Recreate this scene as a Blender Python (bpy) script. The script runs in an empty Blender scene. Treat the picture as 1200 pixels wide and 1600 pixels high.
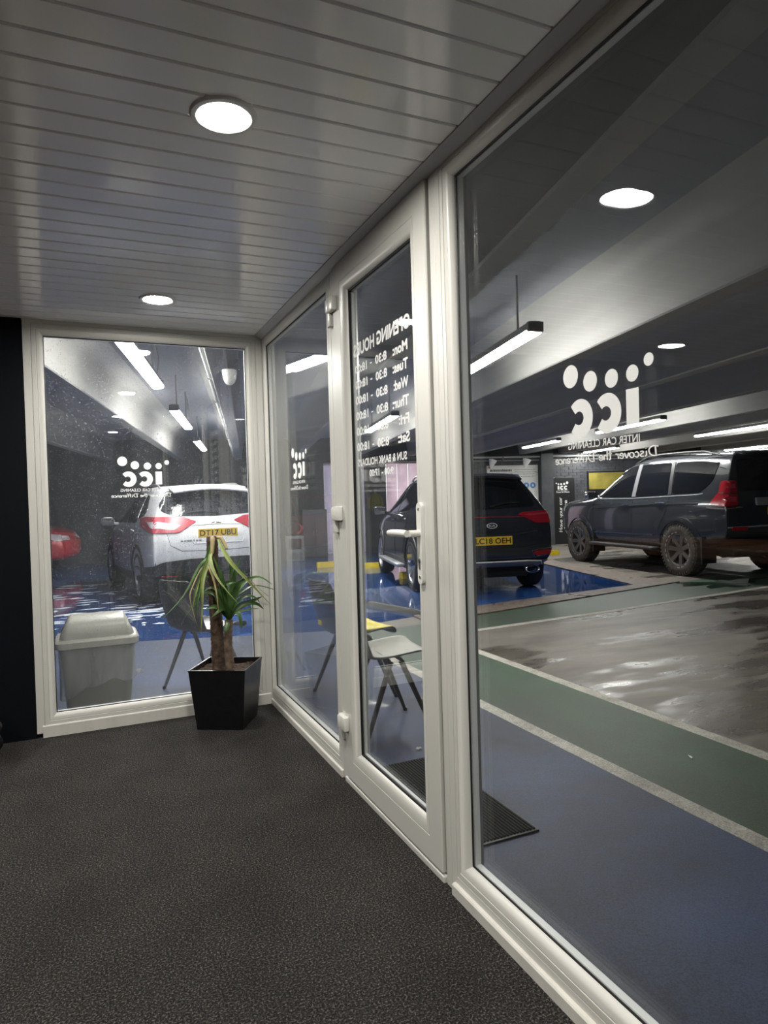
import bpy, bmesh, math, random
from mathutils import Vector, Matrix
from mathutils.bvhtree import BVHTree

random.seed(7)
R = math.radians
sc = bpy.context.scene
col = sc.collection

# ------------------------------------------------------------------ camera, world, exposure
GZ = -0.14                      # garage floor level below the carpet
camd = bpy.data.cameras.new('camera')
cam = bpy.data.objects.new('camera', camd)
col.objects.link(cam)
camd.sensor_fit = 'VERTICAL'
camd.sensor_height = 24.0
camd.lens = 1050.0 / 1600.0 * 24.0
camd.clip_start = 0.02
_y, _p, _r = R(23.9), R(-1.0), 0.029
_f = Vector((math.sin(_y) * math.cos(_p), math.cos(_y) * math.cos(_p), math.sin(_p)))
_r0 = Vector((math.cos(_y), -math.sin(_y), 0))
_u0 = _r0.cross(_f)
_rr = _r0 * math.cos(_r) - _u0 * math.sin(_r)
_uu = _u0 * math.cos(_r) + _r0 * math.sin(_r)
cam.matrix_world = Matrix(((_rr.x, _uu.x, -_f.x, 0), (_rr.y, _uu.y, -_f.y, 0), (_rr.z, _uu.z, -_f.z, 1.15), (0, 0, 0, 1)))
sc.camera = cam
wd = bpy.data.worlds.new('world')
sc.world = wd
wd.use_nodes = True
wd.node_tree.nodes['Background'].inputs[0].default_value = (0.86, 0.86, 0.90, 1)
wd.node_tree.nodes['Background'].inputs[1].default_value = 0.6
sc.view_settings.view_transform = 'Standard'
sc.view_settings.look = 'None'
sc.view_settings.exposure = 2.0
sc.view_settings.gamma = 1.0
sc.view_settings.use_curve_mapping = False
sc.cycles.use_denoising = True
sc.cycles.transparent_max_bounces = 32
sc.cycles.max_bounces = 10
sc.cycles.sample_clamp_indirect = 6.0
STRIP_POWER = 34.0              # radiance of the garage strip lights
DOWN_POWER = 124.0               # radiance of the pod downlights

# garage axes: the ribs and strip lights run along VV, the far wall runs along UU
GA = R(12.5)
UU = Vector((math.cos(GA), -math.sin(GA), 0))
VV = Vector((math.sin(GA), math.cos(GA), 0))
def guv(u, v, z=0.0): return UU * u + VV * v + Vector((0, 0, z))
GM = Matrix(((UU.x, VV.x, 0, 0), (UU.y, VV.y, 0, 0), (0, 0, 1, 0), (0, 0, 0, 1)))

# ------------------------------------------------------------------ materials
def nodes(name):
    m = bpy.data.materials.new(name)
    m.use_nodes = True
    nt = m.node_tree
    return m, nt, nt.nodes['Principled BSDF']

def pm(name, c, rough=0.5, metal=0.0, spec=0.5, coat=0.0, noise=0.0, nscale=8.0, bump=0.0, bscale=200.0, trans=0.0, c2=None, coord='Object', stretch=None, rvar=0.0):
    """Principled material with optional colour mottling, roughness variation and fine bump."""
    m, nt, b = nodes(name)
    b.inputs['Base Color'].default_value = (*c, 1)
    b.inputs['Roughness'].default_value = rough
    b.inputs['Metallic'].default_value = metal
    b.inputs['Specular IOR Level'].default_value = spec
    b.inputs['Coat Weight'].default_value = coat
    b.inputs['Coat Roughness'].default_value = 0.04
    b.inputs['Transmission Weight'].default_value = trans
    if noise or bump or rvar:
        tc = nt.nodes.new('ShaderNodeTexCoord')
        src = tc.outputs[coord]
        if stretch:
            mp = nt.nodes.new('ShaderNodeMapping'); mp.inputs['Scale'].default_value = stretch
            nt.links.new(src, mp.inputs[0]); src = mp.outputs[0]
    if noise or rvar:
        n = nt.nodes.new('ShaderNodeTexNoise'); n.inputs['Scale'].default_value = nscale; n.inputs['Detail'].default_value = 8
        nt.links.new(src, n.inputs['Vector'])
        if noise:
            rp = nt.nodes.new('ShaderNodeValToRGB')
            d = c2 if c2 else tuple(max(0, x * (1 - noise)) for x in c)
            rp.color_ramp.elements[0].color = (*d, 1); rp.color_ramp.elements[1].color = (*(c if c2 else tuple(x * (1 + noise) for x in c)), 1)
            rp.color_ramp.elements[0].position = 0.35; rp.color_ramp.elements[1].position = 0.68
            nt.links.new(n.outputs['Fac'], rp.inputs[0]); nt.links.new(rp.outputs[0], b.inputs['Base Color'])
        if rvar:
            mr = nt.nodes.new('ShaderNodeMapRange'); mr.inputs['From Min'].default_value = 0.4; mr.inputs['From Max'].default_value = 0.6
            mr.inputs['To Min'].default_value = rough; mr.inputs['To Max'].default_value = rough + rvar
            nt.links.new(n.outputs['Fac'], mr.inputs['Value']); nt.links.new(mr.outputs[0], b.inputs['Roughness'])
    if bump:
        n2 = nt.nodes.new('ShaderNodeTexNoise'); n2.inputs['Scale'].default_value = bscale; n2.inputs['Detail'].default_value = 4
        nt.links.new(src, n2.inputs['Vector'])
        bp = nt.nodes.new('ShaderNodeBump'); bp.inputs['Strength'].default_value = bump; bp.inputs['Distance'].default_value = 0.01
        nt.links.new(n2.outputs['Fac'], bp.inputs['Height']); nt.links.new(bp.outputs[0], b.inputs['Normal'])
    return m

def em(name, c, s):
    m, nt, b = nodes(name)
    b.inputs['Base Color'].default_value = (*c, 1)
    b.inputs['Emission Color'].default_value = (*c, 1)
    b.inputs['Emission Strength'].default_value = s
    return m

def glass_mat(name, tint=(0.975, 0.98, 0.98), haze=0.0, specks=0.0, f0=0.04):
    """Thin sheet glass: tinted transparency under a mirror coat whose strength follows the angle; haze adds dried spray and drops."""
    m = bpy.data.materials.new(name); m.use_nodes = True
    nt = m.node_tree; nt.nodes.clear()
    N = nt.nodes.new; L = nt.links.new
    out = N('ShaderNodeOutputMaterial')
    geo = N('ShaderNodeNewGeometry')
    dot = N('ShaderNodeVectorMath'); dot.operation = 'DOT_PRODUCT'
    L(geo.outputs['Normal'], dot.inputs[0]); L(geo.outputs['Incoming'], dot.inputs[1])
    ab = N('ShaderNodeMath'); ab.operation = 'ABSOLUTE'; L(dot.outputs['Value'], ab.inputs[0])
    om = N('ShaderNodeMath'); om.operation = 'SUBTRACT'; om.inputs[0].default_value = 1; L(ab.outputs[0], om.inputs[1])
    pw = N('ShaderNodeMath'); pw.operation = 'POWER'; L(om.outputs[0], pw.inputs[0]); pw.inputs[1].default_value = 5
    ma = N('ShaderNodeMath'); ma.operation = 'MULTIPLY_ADD'; L(pw.outputs[0], ma.inputs[0]); ma.inputs[1].default_value = 1 - f0; ma.inputs[2].default_value = f0
    tr = N('ShaderNodeBsdfTransparent'); tr.inputs[0].default_value = (*tint, 1)
    gl = N('ShaderNodeBsdfGlossy'); gl.inputs['Roughness'].default_value = 0.0
    mx = N('ShaderNodeMixShader'); L(ma.outputs[0], mx.inputs[0]); L(tr.outputs[0], mx.inputs[1]); L(gl.outputs[0], mx.inputs[2])
    last = mx
    if haze or specks:
        tc = N('ShaderNodeTexCoord')
        vo = N('ShaderNodeTexVoronoi'); vo.inputs['Scale'].default_value = 120; L(tc.outputs['Object'], vo.inputs['Vector'])
        th = N('ShaderNodeMapRange'); th.inputs['From Min'].default_value = 0.16; th.inputs['From Max'].default_value = 0.30
        th.inputs['To Min'].default_value = 1; th.inputs['To Max'].default_value = 0; L(vo.outputs['Distance'], th.inputs['Value'])
        no = N('ShaderNodeTexNoise'); no.inputs['Scale'].default_value = 3.0; no.inputs['Detail'].default_value = 6
        mp = N('ShaderNodeMapping'); mp.inputs['Scale'].default_value = (3, 3, 0.6)
        L(tc.outputs['Object'], mp.inputs[0]); L(mp.outputs[0], no.inputs['Vector'])
        m1 = N('ShaderNodeMath'); m1.operation = 'MULTIPLY'; L(th.outputs[0], m1.inputs[0])
        gate = N('ShaderNodeMath'); gate.operation = 'GREATER_THAN'; L(vo.outputs['Color'], gate.inputs[0]); gate.inputs[1].default_value = 0.62
        g2 = N('ShaderNodeMath'); g2.operation = 'MULTIPLY'; L(gate.outputs[0], g2.inputs[0]); g2.inputs[1].default_value = specks
        L(g2.outputs[0], m1.inputs[1])
        ad = N('ShaderNodeMath'); ad.operation = 'MULTIPLY_ADD'; L(no.outputs['Fac'], ad.inputs[0]); ad.inputs[1].default_value = haze; L(m1.outputs[0], ad.inputs[2])
        di = N('ShaderNodeBsdfTranslucent'); di.inputs[0].default_value = (0.85, 0.88, 0.92, 1)
        d2 = N('ShaderNodeBsdfDiffuse'); d2.inputs[0].default_value = (0.85, 0.88, 0.92, 1)
        dm = N('ShaderNodeMixShader'); dm.inputs[0].default_value = 0.5; L(di.outputs[0], dm.inputs[1]); L(d2.outputs[0], dm.inputs[2])
        mx2 = N('ShaderNodeMixShader'); L(ad.outputs[0], mx2.inputs[0]); L(mx.outputs[0], mx2.inputs[1]); L(dm.outputs[0], mx2.inputs[2])
        last = mx2
    L(last.outputs[0], out.inputs['Surface'])
    return m

M = {}
M['upvc'] = pm('white_upvc', (0.60, 0.59, 0.545), 0.36, spec=0.45)
M['upvc_dirty'] = pm('white_upvc_scuffed', (0.64, 0.62, 0.57), 0.35, noise=0.06, nscale=14, stretch=(1, 1, 0.2))
M['gasket'] = pm('black_rubber_gasket', (0.006, 0.006, 0.007), 0.6)
M['spacer'] = pm('grey_spacer', (0.80, 0.82, 0.82), 0.5)
M['glass'] = glass_mat('clear_glass')
M['glass_spray'] = glass_mat('glass_with_spray', haze=0.048, specks=0.26)
M['glass_light_spray'] = glass_mat('glass_with_light_spray', haze=0.03, specks=0.10)
def vinyl_mat():
    m = bpy.data.materials.new('white_vinyl'); m.use_nodes = True; nt = m.node_tree; nt.nodes.clear()
    N = nt.nodes.new; o = N('ShaderNodeOutputMaterial'); a = N('ShaderNodeBsdfTranslucent'); b = N('ShaderNodeBsdfDiffuse'); x = N('ShaderNodeMixShader')
    a.inputs[0].default_value = b.inputs[0].default_value = (0.92, 0.92, 0.90, 1); x.inputs[0].default_value = 0.82
    nt.links.new(a.outputs[0], x.inputs[1]); nt.links.new(b.outputs[0], x.inputs[2]); nt.links.new(x.outputs[0], o.inputs[0])
    return m
M['vinyl'] = vinyl_mat()
M['plank'] = pm('white_pvc_plank', (0.84, 0.84, 0.845), 0.13, spec=0.6, bump=0.02, bscale=60, stretch=(0.3, 1, 1))
M['ceil_back'] = pm('dark_ceiling_backing', (0.10, 0.10, 0.10), 0.7)  # dark grey backing slab behind the planks
M['cornice'] = pm('grey_pvc_cornice', (0.40, 0.40, 0.41), 0.35)
M['navy_wall'] = pm('dark_navy_paint', (0.0025, 0.0035, 0.0058), 0.65, spec=0.12, bump=0.05, bscale=90)
M['lever'] = pm('white_powder_coat', (0.72, 0.71, 0.66), 0.3)
M['steel'] = pm('brushed_steel', (0.5, 0.5, 0.5), 0.3, metal=1.0)
M['dark'] = pm('black_void', (0.004, 0.004, 0.004), 0.8)
M['black_plastic'] = pm('black_plastic', (0.010, 0.010, 0.011), 0.35, spec=0.4)
M['pot'] = pm('black_pot_plastic', (0.006, 0.006, 0.007), 0.30, noise=0.25, nscale=30, bump=0.02, bscale=150)
M['soil'] = pm('dark_soil', (0.06, 0.035, 0.022), 0.95, noise=0.6, nscale=60, bump=1.0, bscale=80)
M['bark'] = pm('ringed_bark', (0.085, 0.055, 0.037), 0.9, noise=0.5, nscale=35, bump=0.6, bscale=60)
M['bark2'] = pm('pale_ringed_bark', (0.17, 0.12, 0.085), 0.9, noise=0.4, nscale=35, bump=0.5, bscale=60)
M['leaf'] = pm('yucca_leaf', (0.060, 0.13, 0.030), 0.38, noise=0.35, nscale=18)
M['leaf_pale'] = pm('wilted_leaf', (0.27, 0.33, 0.10), 0.45, noise=0.3, nscale=10)
M['leaf_dry'] = pm('dry_leaf', (0.42, 0.33, 0.16), 0.6, noise=0.3, nscale=14)
M['bin'] = pm('warm_grey_plastic', (0.235, 0.228, 0.20), 0.38, noise=0.06, nscale=5)
M['bin_lid'] = pm('light_grey_plastic_lid', (0.40, 0.39, 0.345), 0.35, noise=0.06, nscale=9)
M['liner'] = glass_mat('thin_plastic_liner', tint=(0.80, 0.80, 0.78), haze=0.5, specks=0.0, f0=0.08)
M['chair_grey'] = pm('light_grey_polypropylene', (0.43, 0.42, 0.37), 0.5)
M['chair_dark'] = pm('charcoal_polypropylene', (0.030, 0.031, 0.034), 0.38)
M['chair_cream'] = pm('cream_polypropylene', (0.62, 0.61, 0.52), 0.5)
M['chair_yellow'] = pm('yellow_polypropylene', (0.75, 0.62, 0.05), 0.45)
M['leg_dark'] = pm('dark_painted_leg', (0.02, 0.02, 0.022), 0.5)
M['leg_grey'] = pm('grey_painted_leg', (0.13, 0.13, 0.14), 0.45)
M['mat'] = pm('ribbed_charcoal_mat', (0.022, 0.022, 0.021), 0.95, noise=0.5, nscale=180)
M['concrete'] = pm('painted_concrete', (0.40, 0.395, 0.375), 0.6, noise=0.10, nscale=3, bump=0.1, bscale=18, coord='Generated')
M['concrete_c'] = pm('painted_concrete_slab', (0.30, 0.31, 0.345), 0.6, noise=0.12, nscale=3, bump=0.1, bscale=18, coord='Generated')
M['brick'] = pm('charcoal_painted_brick', (0.058, 0.061, 0.068), 0.45, noise=0.2, nscale=4)
M['mortar'] = pm('charcoal_painted_mortar', (0.044, 0.046, 0.051), 0.7)
M['wall_dark'] = pm('charcoal_wall_paint', (0.058, 0.060, 0.066), 0.5, noise=0.3, nscale=1.5, bump=0.1, bscale=30)
M['panel_dark'] = pm('black_board', (0.011, 0.011, 0.012), 0.4)
M['sheet_white'] = pm('white_printed_board', (0.62, 0.62, 0.60), 0.5)
M['ink'] = pm('printed_grey_ink', (0.07, 0.07, 0.08), 0.6)
M['ink_blue'] = pm('printed_blue_ink', (0.05, 0.20, 0.50), 0.5)
M['ink_red'] = pm('printed_red_ink', (0.45, 0.06, 0.06), 0.5)
M['yellow_print'] = pm('yellow_print', (0.24, 0.205, 0.04), 0.5, noise=0.3, nscale=3)
M['yellow'] = pm('yellow_paint', (0.62, 0.46, 0.02), 0.45, noise=0.15, nscale=10)
M['hivis'] = pm('high_visibility_cloth', (0.10, 0.10, 0.025), 0.8)
M['pipe'] = pm('galvanised_conduit', (0.42, 0.43, 0.44), 0.35, metal=0.6)
M['cable'] = pm('black_cable', (0.01, 0.01, 0.012), 0.5)
M['rod'] = pm('grey_hanging_rod', (0.30, 0.30, 0.31), 0.5)
M['lamp_body'] = pm('grey_lamp_housing', (0.14, 0.14, 0.15), 0.5)
M['lamp_white'] = pm('white_lamp_ring', (0.75, 0.75, 0.74), 0.4)
M['strip_glow'] = em('strip_light_diffuser', (1.0, 0.985, 0.94), STRIP_POWER)
M['down_glow'] = em('downlight_diffuser', (1.0, 0.97, 0.91), DOWN_POWER)
M['curtain'] = pm('pink_tinted_shutter', (0.62, 0.46, 0.52), 0.4, noise=0.08, nscale=5)
M['curtain_lilac'] = pm('lilac_shutter', (0.60, 0.54, 0.78), 0.4)
M['wood'] = pm('brown_wood', (0.10, 0.048, 0.024), 0.35, noise=0.5, nscale=6, stretch=(8, 0.5, 8))
M['mirror'] = pm('dark_mirror', (0.02, 0.02, 0.022), 0.08, spec=0.8)
M['bag'] = pm('black_bag_film', (0.008, 0.008, 0.010), 0.22)
M['red'] = pm('red_plastic', (0.30, 0.03, 0.03), 0.4)
M['foam'] = pm('white_soap_foam', (0.80, 0.84, 0.90), 0.8)
M['drop'] = glass_mat('water_drop', tint=(0.80, 0.82, 0.85), haze=0.45, f0=0.15)
M['grey_metal'] = pm('grey_sheet_metal', (0.22, 0.225, 0.24), 0.4)
M['cab'] = pm('pale_grey_cabinet', (0.13, 0.135, 0.145), 0.5, noise=0.15, nscale=4)

def carpet_mat():
    m, nt, b = nodes('charcoal_loop_carpet')
    N = nt.nodes.new; L = nt.links.new
    tc = N('ShaderNodeTexCoord')
    n1 = N('ShaderNodeTexNoise'); n1.inputs['Scale'].default_value = 185; n1.inputs['Detail'].default_value = 2; n1.inputs['Roughness'].default_value = 0.7
    n2 = N('ShaderNodeTexNoise'); n2.inputs['Scale'].default_value = 4; n2.inputs['Detail'].default_value = 5
    L(tc.outputs['Object'], n1.inputs['Vector']); L(tc.outputs['Object'], n2.inputs['Vector'])
    rp = N('ShaderNodeValToRGB'); e = rp.color_ramp.elements
    e[0].position = 0.38; e[0].color = (0.006, 0.006, 0.006, 1); e[1].position = 0.72; e[1].color = (0.165, 0.150, 0.134, 1)
    k = rp.color_ramp.elements.new(0.54); k.color = (0.029, 0.0265, 0.0245, 1)
    L(n1.outputs['Fac'], rp.inputs[0])
    mr = N('ShaderNodeMapRange'); mr.inputs['From Min'].default_value = 0.3; mr.inputs['From Max'].default_value = 0.7; mr.inputs['To Min'].default_value = 0.8; mr.inputs['To Max'].default_value = 1.15
    L(n2.outputs['Fac'], mr.inputs['Value'])
    mm = N('ShaderNodeVectorMath'); mm.operation = 'SCALE'; L(rp.outputs[0], mm.inputs[0]); L(mr.outputs[0], mm.inputs['Scale'])
    L(mm.outputs[0], b.inputs['Base Color'])
    bp = N('ShaderNodeBump'); bp.inputs['Strength'].default_value = 0.9; bp.inputs['Distance'].default_value = 0.006
    L(n1.outputs['Fac'], bp.inputs['Height']); L(bp.outputs[0], b.inputs['Normal'])
    b.inputs['Roughness'].default_value = 0.95; b.inputs['Specular IOR Level'].default_value = 0.15
    return m
M['carpet'] = carpet_mat()

def floor_paint(name, c, worn, wear_scale=2.0, dry=0.55, wet=0.06, wet_at=0.55, puddle=0.8, speck=0.12, stretch=(1, 1, 1), bump=0.15):
    """Painted or bare garage floor: worn colour, fine grit, and puddles where the surface turns mirror-smooth and darker."""
    m, nt, b = nodes(name)
    N = nt.nodes.new; L = nt.links.new
    tc = N('ShaderNodeTexCoord')
    mp = N('ShaderNodeMapping'); mp.inputs['Scale'].default_value = stretch; L(tc.outputs['Object'], mp.inputs[0])
    n1 = N('ShaderNodeTexNoise'); n1.inputs['Scale'].default_value = wear_scale; n1.inputs['Detail'].default_value = 10; n1.inputs['Roughness'].default_value = 0.65
    n2 = N('ShaderNodeTexNoise'); n2.inputs['Scale'].default_value = 160; n2.inputs['Detail'].default_value = 3
    n3 = N('ShaderNodeTexNoise'); n3.inputs['Scale'].default_value = puddle; n3.inputs['Detail'].default_value = 7; n3.inputs['Roughness'].default_value = 0.6
    L(mp.outputs[0], n1.inputs['Vector']); L(tc.outputs['Object'], n2.inputs['Vector']); L(mp.outputs[0], n3.inputs['Vector'])
    rp = N('ShaderNodeValToRGB'); e = rp.color_ramp.elements
    e[0].position = 0.36; e[0].color = (*worn, 1); e[1].position = 0.62; e[1].color = (*c, 1)
    L(n1.outputs['Fac'], rp.inputs[0])
    g = N('ShaderNodeMapRange'); g.inputs['From Min'].default_value = 0.3; g.inputs['From Max'].default_value = 0.7; g.inputs['To Min'].default_value = 1 - speck * 2; g.inputs['To Max'].default_value = 1 + speck * 2
    L(n2.outputs['Fac'], g.inputs['Value'])
    sc_ = N('ShaderNodeVectorMath'); sc_.operation = 'SCALE'; L(rp.outputs[0], sc_.inputs[0]); L(g.outputs[0], sc_.inputs['Scale'])
    wv = N('ShaderNodeMapRange'); wv.inputs['From Min'].default_value = wet_at - 0.03; wv.inputs['From Max'].default_value = wet_at + 0.03; wv.interpolation_type = 'SMOOTHSTEP'
    L(n3.outputs['Fac'], wv.inputs['Value'])
    dk = N('ShaderNodeMapRange'); dk.inputs['To Min'].default_value = 1.0; dk.inputs['To Max'].default_value = 0.6; L(wv.outputs[0], dk.inputs['Value'])
    s2 = N('ShaderNodeVectorMath'); s2.operation = 'SCALE'; L(sc_.outputs[0], s2.inputs[0]); L(dk.outputs[0], s2.inputs['Scale'])
    L(s2.outputs[0], b.inputs['Base Color'])
    rr = N('ShaderNodeMapRange'); rr.inputs['To Min'].default_value = dry; rr.inputs['To Max'].default_value = wet; L(wv.outputs[0], rr.inputs['Value'])
    L(rr.outputs[0], b.inputs['Roughness'])
    iw = N('ShaderNodeMapRange'); iw.inputs['To Min'].default_value = bump; iw.inputs['To Max'].default_value = bump * 0.12; L(wv.outputs[0], iw.inputs['Value'])
    bp = N('ShaderNodeBump'); bp.inputs['Distance'].default_value = 0.008
    L(n2.outputs['Fac'], bp.inputs['Height']); L(iw.outputs[0], bp.inputs['Strength']); L(bp.outputs[0], b.inputs['Normal'])
    return m
M['tarmac'] = floor_paint('wet_tarmac', (0.185, 0.165, 0.138), (0.095, 0.082, 0.070), 1.2, dry=0.55, wet=0.27, wet_at=0.53, puddle=0.75, stretch=(0.5, 1.6, 1))
M['slate_floor'] = floor_paint('worn_slate_blue_paint', (0.042, 0.061, 0.130), (0.028, 0.035, 0.056), 1.1, dry=0.6, wet=0.3, wet_at=0.66, speck=0.16)
M['green_floor'] = floor_paint('worn_green_paint', (0.044, 0.078, 0.046), (0.036, 0.050, 0.034), 1.1, dry=0.55, wet=0.10, wet_at=0.72, speck=0.14)
M['blue_floor'] = floor_paint('wet_blue_paint', (0.030, 0.110, 0.40), (0.026, 0.075, 0.24), 0.9, dry=0.22, wet=0.03, wet_at=0.42, puddle=0.5, speck=0.06, bump=0.05)
M['puddle'] = floor_paint('puddle_on_green', (0.030, 0.066, 0.042), (0.024, 0.040, 0.030), 1.1, dry=0.03, wet=0.02, wet_at=0.5, speck=0.05, bump=0.01)
M['line_floor'] = floor_paint('worn_white_line', (0.42, 0.40, 0.35), (0.26, 0.245, 0.21), 6, dry=0.65, wet=0.5, wet_at=0.75, speck=0.2)
M['kerb'] = floor_paint('brown_aggregate', (0.20, 0.155, 0.125), (0.11, 0.085, 0.07), 14, dry=0.6, wet=0.2, wet_at=0.62, puddle=2, speck=0.3, bump=0.6)

# ------------------------------------------------------------------ mesh helpers
class MB:
    def __init__(self):
        self.v, self.f, self.m, self.mi = [], [], Matrix.Identity(4), 0
        self.mat = []
    def add(self, vs, fs):
        n = len(self.v)
        self.v += [self.m @ Vector(p) for p in vs]
        self.f += [tuple(i + n for i in f) for f in fs]
        self.mat += [self.mi] * len(fs)
        return self
    def box(self, x0, x1, y0, y1, z0, z1, bev=0.0):
        if x0 > x1: x0, x1 = x1, x0
        if y0 > y1: y0, y1 = y1, y0
        if z0 > z1: z0, z1 = z1, z0
        if not bev:
            vs = [(x, y, z) for x in (x0, x1) for y in (y0, y1) for z in (z0, z1)]
            return self.add(vs, [(0, 1, 3, 2), (4, 6, 7, 5), (0, 4, 5, 1), (2, 3, 7, 6), (0, 2, 6, 4), (1, 5, 7, 3)])
        bm = bmesh.new()
        bmesh.ops.create_cube(bm, size=1)
        for v in bm.verts:
            v.co = ((x0 + x1) / 2 + v.co.x * (x1 - x0), (y0 + y1) / 2 + v.co.y * (y1 - y0), (z0 + z1) / 2 + v.co.z * (z1 - z0))
        bmesh.ops.bevel(bm, geom=bm.edges[:], offset=min(bev, (x1 - x0) * .45, (y1 - y0) * .45, (z1 - z0) * .45), segments=2, affect='EDGES', profile=0.5)
        return self.addbm(bm)
    def addbm(self, bm):
        bm.verts.index_update()
        self.add([v.co.copy() for v in bm.verts], [[v.index for v in f.verts] for f in bm.faces])
        bm.free()
        return self
    def cyl(self, p0, p1, r0, r1=None, n=16, caps=True):
        r1 = r0 if r1 is None else r1
        p0, p1 = Vector(p0), Vector(p1)
        d = (p1 - p0).normalized()
        a = d.orthogonal().normalized(); b = d.cross(a)
        vs = []
        for p, r in ((p0, r0), (p1, r1)):
            vs += [p + (a * math.cos(2 * math.pi * i / n) + b * math.sin(2 * math.pi * i / n)) * r for i in range(n)]
        fs = [(i, (i + 1) % n, n + (i + 1) % n, n + i) for i in range(n)]
        if caps: fs += [tuple(range(n - 1, -1, -1)), tuple(range(n, 2 * n))]
        return self.add(vs, fs)
    def tube(self, pts, r, n=8, caps=True):
        pts = [Vector(p) for p in pts]
        rs = r if isinstance(r, (list, tuple)) else [r] * len(pts)
        a = None; vs = []
        for i, p in enumerate(pts):
            d = (pts[min(i + 1, len(pts) - 1)] - pts[max(i - 1, 0)]).normalized()
            a = d.orthogonal().normalized() if a is None else (a - d * a.dot(d)).normalized()
            b = d.cross(a)
            vs += [p + (a * math.cos(2 * math.pi * k / n) + b * math.sin(2 * math.pi * k / n)) * rs[i] for k in range(n)]
        fs = []
        for i in range(len(pts) - 1):
            fs += [(i * n + k, i * n + (k + 1) % n, (i + 1) * n + (k + 1) % n, (i + 1) * n + k) for k in range(n)]
        if caps: fs += [tuple(range(n - 1, -1, -1)), tuple(range((len(pts) - 1) * n, len(pts) * n))]
        return self.add(vs, fs)
    def lathe(self, prof, n=32, caps=True):
        """prof: (r, z) rings about +Z."""
        vs = [(r * math.cos(2 * math.pi * k / n), r * math.sin(2 * math.pi * k / n), z) for r, z in prof for k in range(n)]
        fs = [(i * n + k, i * n + (k + 1) % n, (i + 1) * n + (k + 1) % n, (i + 1) * n + k) for i in range(len(prof) - 1) for k in range(n)]
        if caps: fs += [tuple(range(n - 1, -1, -1)), tuple(range((len(prof) - 1) * n, len(prof) * n))]
        return self.add(vs, fs)
    def prism(self, poly, d0, d1, axis='z'):
        """poly: 2-D outline extruded between d0 and d1 along axis."""
        def P(p, d): return {'z': (p[0], p[1], d), 'x': (d, p[0], p[1]), 'y': (p[0], d, p[1])}[axis]
        n = len(poly)
        vs = [P(p, d0) for p in poly] + [P(p, d1) for p in poly]
        fs = [(i, (i + 1) % n, n + (i + 1) % n, n + i) for i in range(n)] + [tuple(range(n - 1, -1, -1)), tuple(range(n, 2 * n))]
        return self.add(vs, fs)
    def grid(self, fn, nu, nv):
        vs = [fn(i / nu, j / nv) for i in range(nu + 1) for j in range(nv + 1)]
        return self.add(vs, [(i * (nv + 1) + j, (i + 1) * (nv + 1) + j, (i + 1) * (nv + 1) + j + 1, i * (nv + 1) + j + 1) for i in range(nu) for j in range(nv)])
    def build(self, name, mats, parent=None, smooth=False, fix=True):
        me = bpy.data.meshes.new(name)
        me.from_pydata([tuple(v) for v in self.v], [], self.f)
        for m in (mats if isinstance(mats, (list, tuple)) else [mats]): me.materials.append(m)
        for p, i in zip(me.polygons, self.mat): p.material_index = i
        if fix:
            bm = bmesh.new(); bm.from_mesh(me); bmesh.ops.recalc_face_normals(bm, faces=bm.faces); bm.to_mesh(me); bm.free()
        if smooth:
            for p in me.polygons: p.use_smooth = True
            me.set_sharp_from_angle(angle=R(smooth if smooth is not True else 40))
        o = bpy.data.objects.new(name, me)
        col.objects.link(o)
        if parent is not None: o.parent = parent
        return o

def tag(o, label=None, cat=None, group=None, kind=None):
    if label: o['label'] = label
    if cat: o['category'] = cat
    if group: o['group'] = group
    if kind: o['kind'] = kind
    return o
def empty(name, loc=(0, 0, 0), rz=0.0, label=None, cat=None, group=None, kind=None):
    o = bpy.data.objects.new(name, None); col.objects.link(o)
    o.empty_display_size = 0.1
    o.location = loc; o.rotation_euler = (0, 0, rz)
    return tag(o, label, cat, group, kind)
def copy_tree(o, parent=None):
    c = o.copy(); col.objects.link(c); c.parent = parent
    for ch in list(o.children): copy_tree(ch, c)
    return c

def sweep_frame(mb, a0, a1, b0, b1, prof, P):
    """Mitred rectangular ring: prof lists (inset, depth); P maps (a, b, depth) to space."""
    n = len(prof); vs = []
    for ins, d in prof:
        vs += [P(a0 + ins, b0 + ins, d), P(a1 - ins, b0 + ins, d), P(a1 - ins, b1 - ins, d), P(a0 + ins, b1 - ins, d)]
    fs = []
    for i in range(n):
        j = (i + 1) % n
        for k in range(4):
            fs.append((i * 4 + k, i * 4 + (k + 1) % 4, j * 4 + (k + 1) % 4, j * 4 + k))
    mb.add(vs, fs)

def text_mesh(body, bold=0.0):
    """Flat lettering outline as (verts, faces) normalised so that its ink starts at 0,0; returns also width and height."""
    cu = bpy.data.curves.new('lettering', 'FONT')
    cu.body = body; cu.size = 1.0; cu.offset = bold; cu.resolution_u = 3
    o = bpy.data.objects.new('lettering', cu); col.objects.link(o)
    me = o.to_mesh()
    vs = [v.co.copy() for v in me.vertices]; fs = [tuple(p.vertices) for p in me.polygons]
    o.to_mesh_clear(); bpy.data.objects.remove(o); bpy.data.curves.remove(cu)
    x0, y0 = min(v.x for v in vs), min(v.y for v in vs)
    w, h = max(v.x for v in vs) - x0, max(v.y for v in vs) - y0
    return [(v.x - x0, v.y - y0) for v in vs], fs, w, h
def put_text(mb, body, x0, x1, y0, y1, P, bold=0.012):
    vs, fs, w, h = text_mesh(body, bold)
    mb.add([P(x0 + (x1 - x0) * x / w, y0 + (y1 - y0) * y / h) for x, y in vs], fs)

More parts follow.
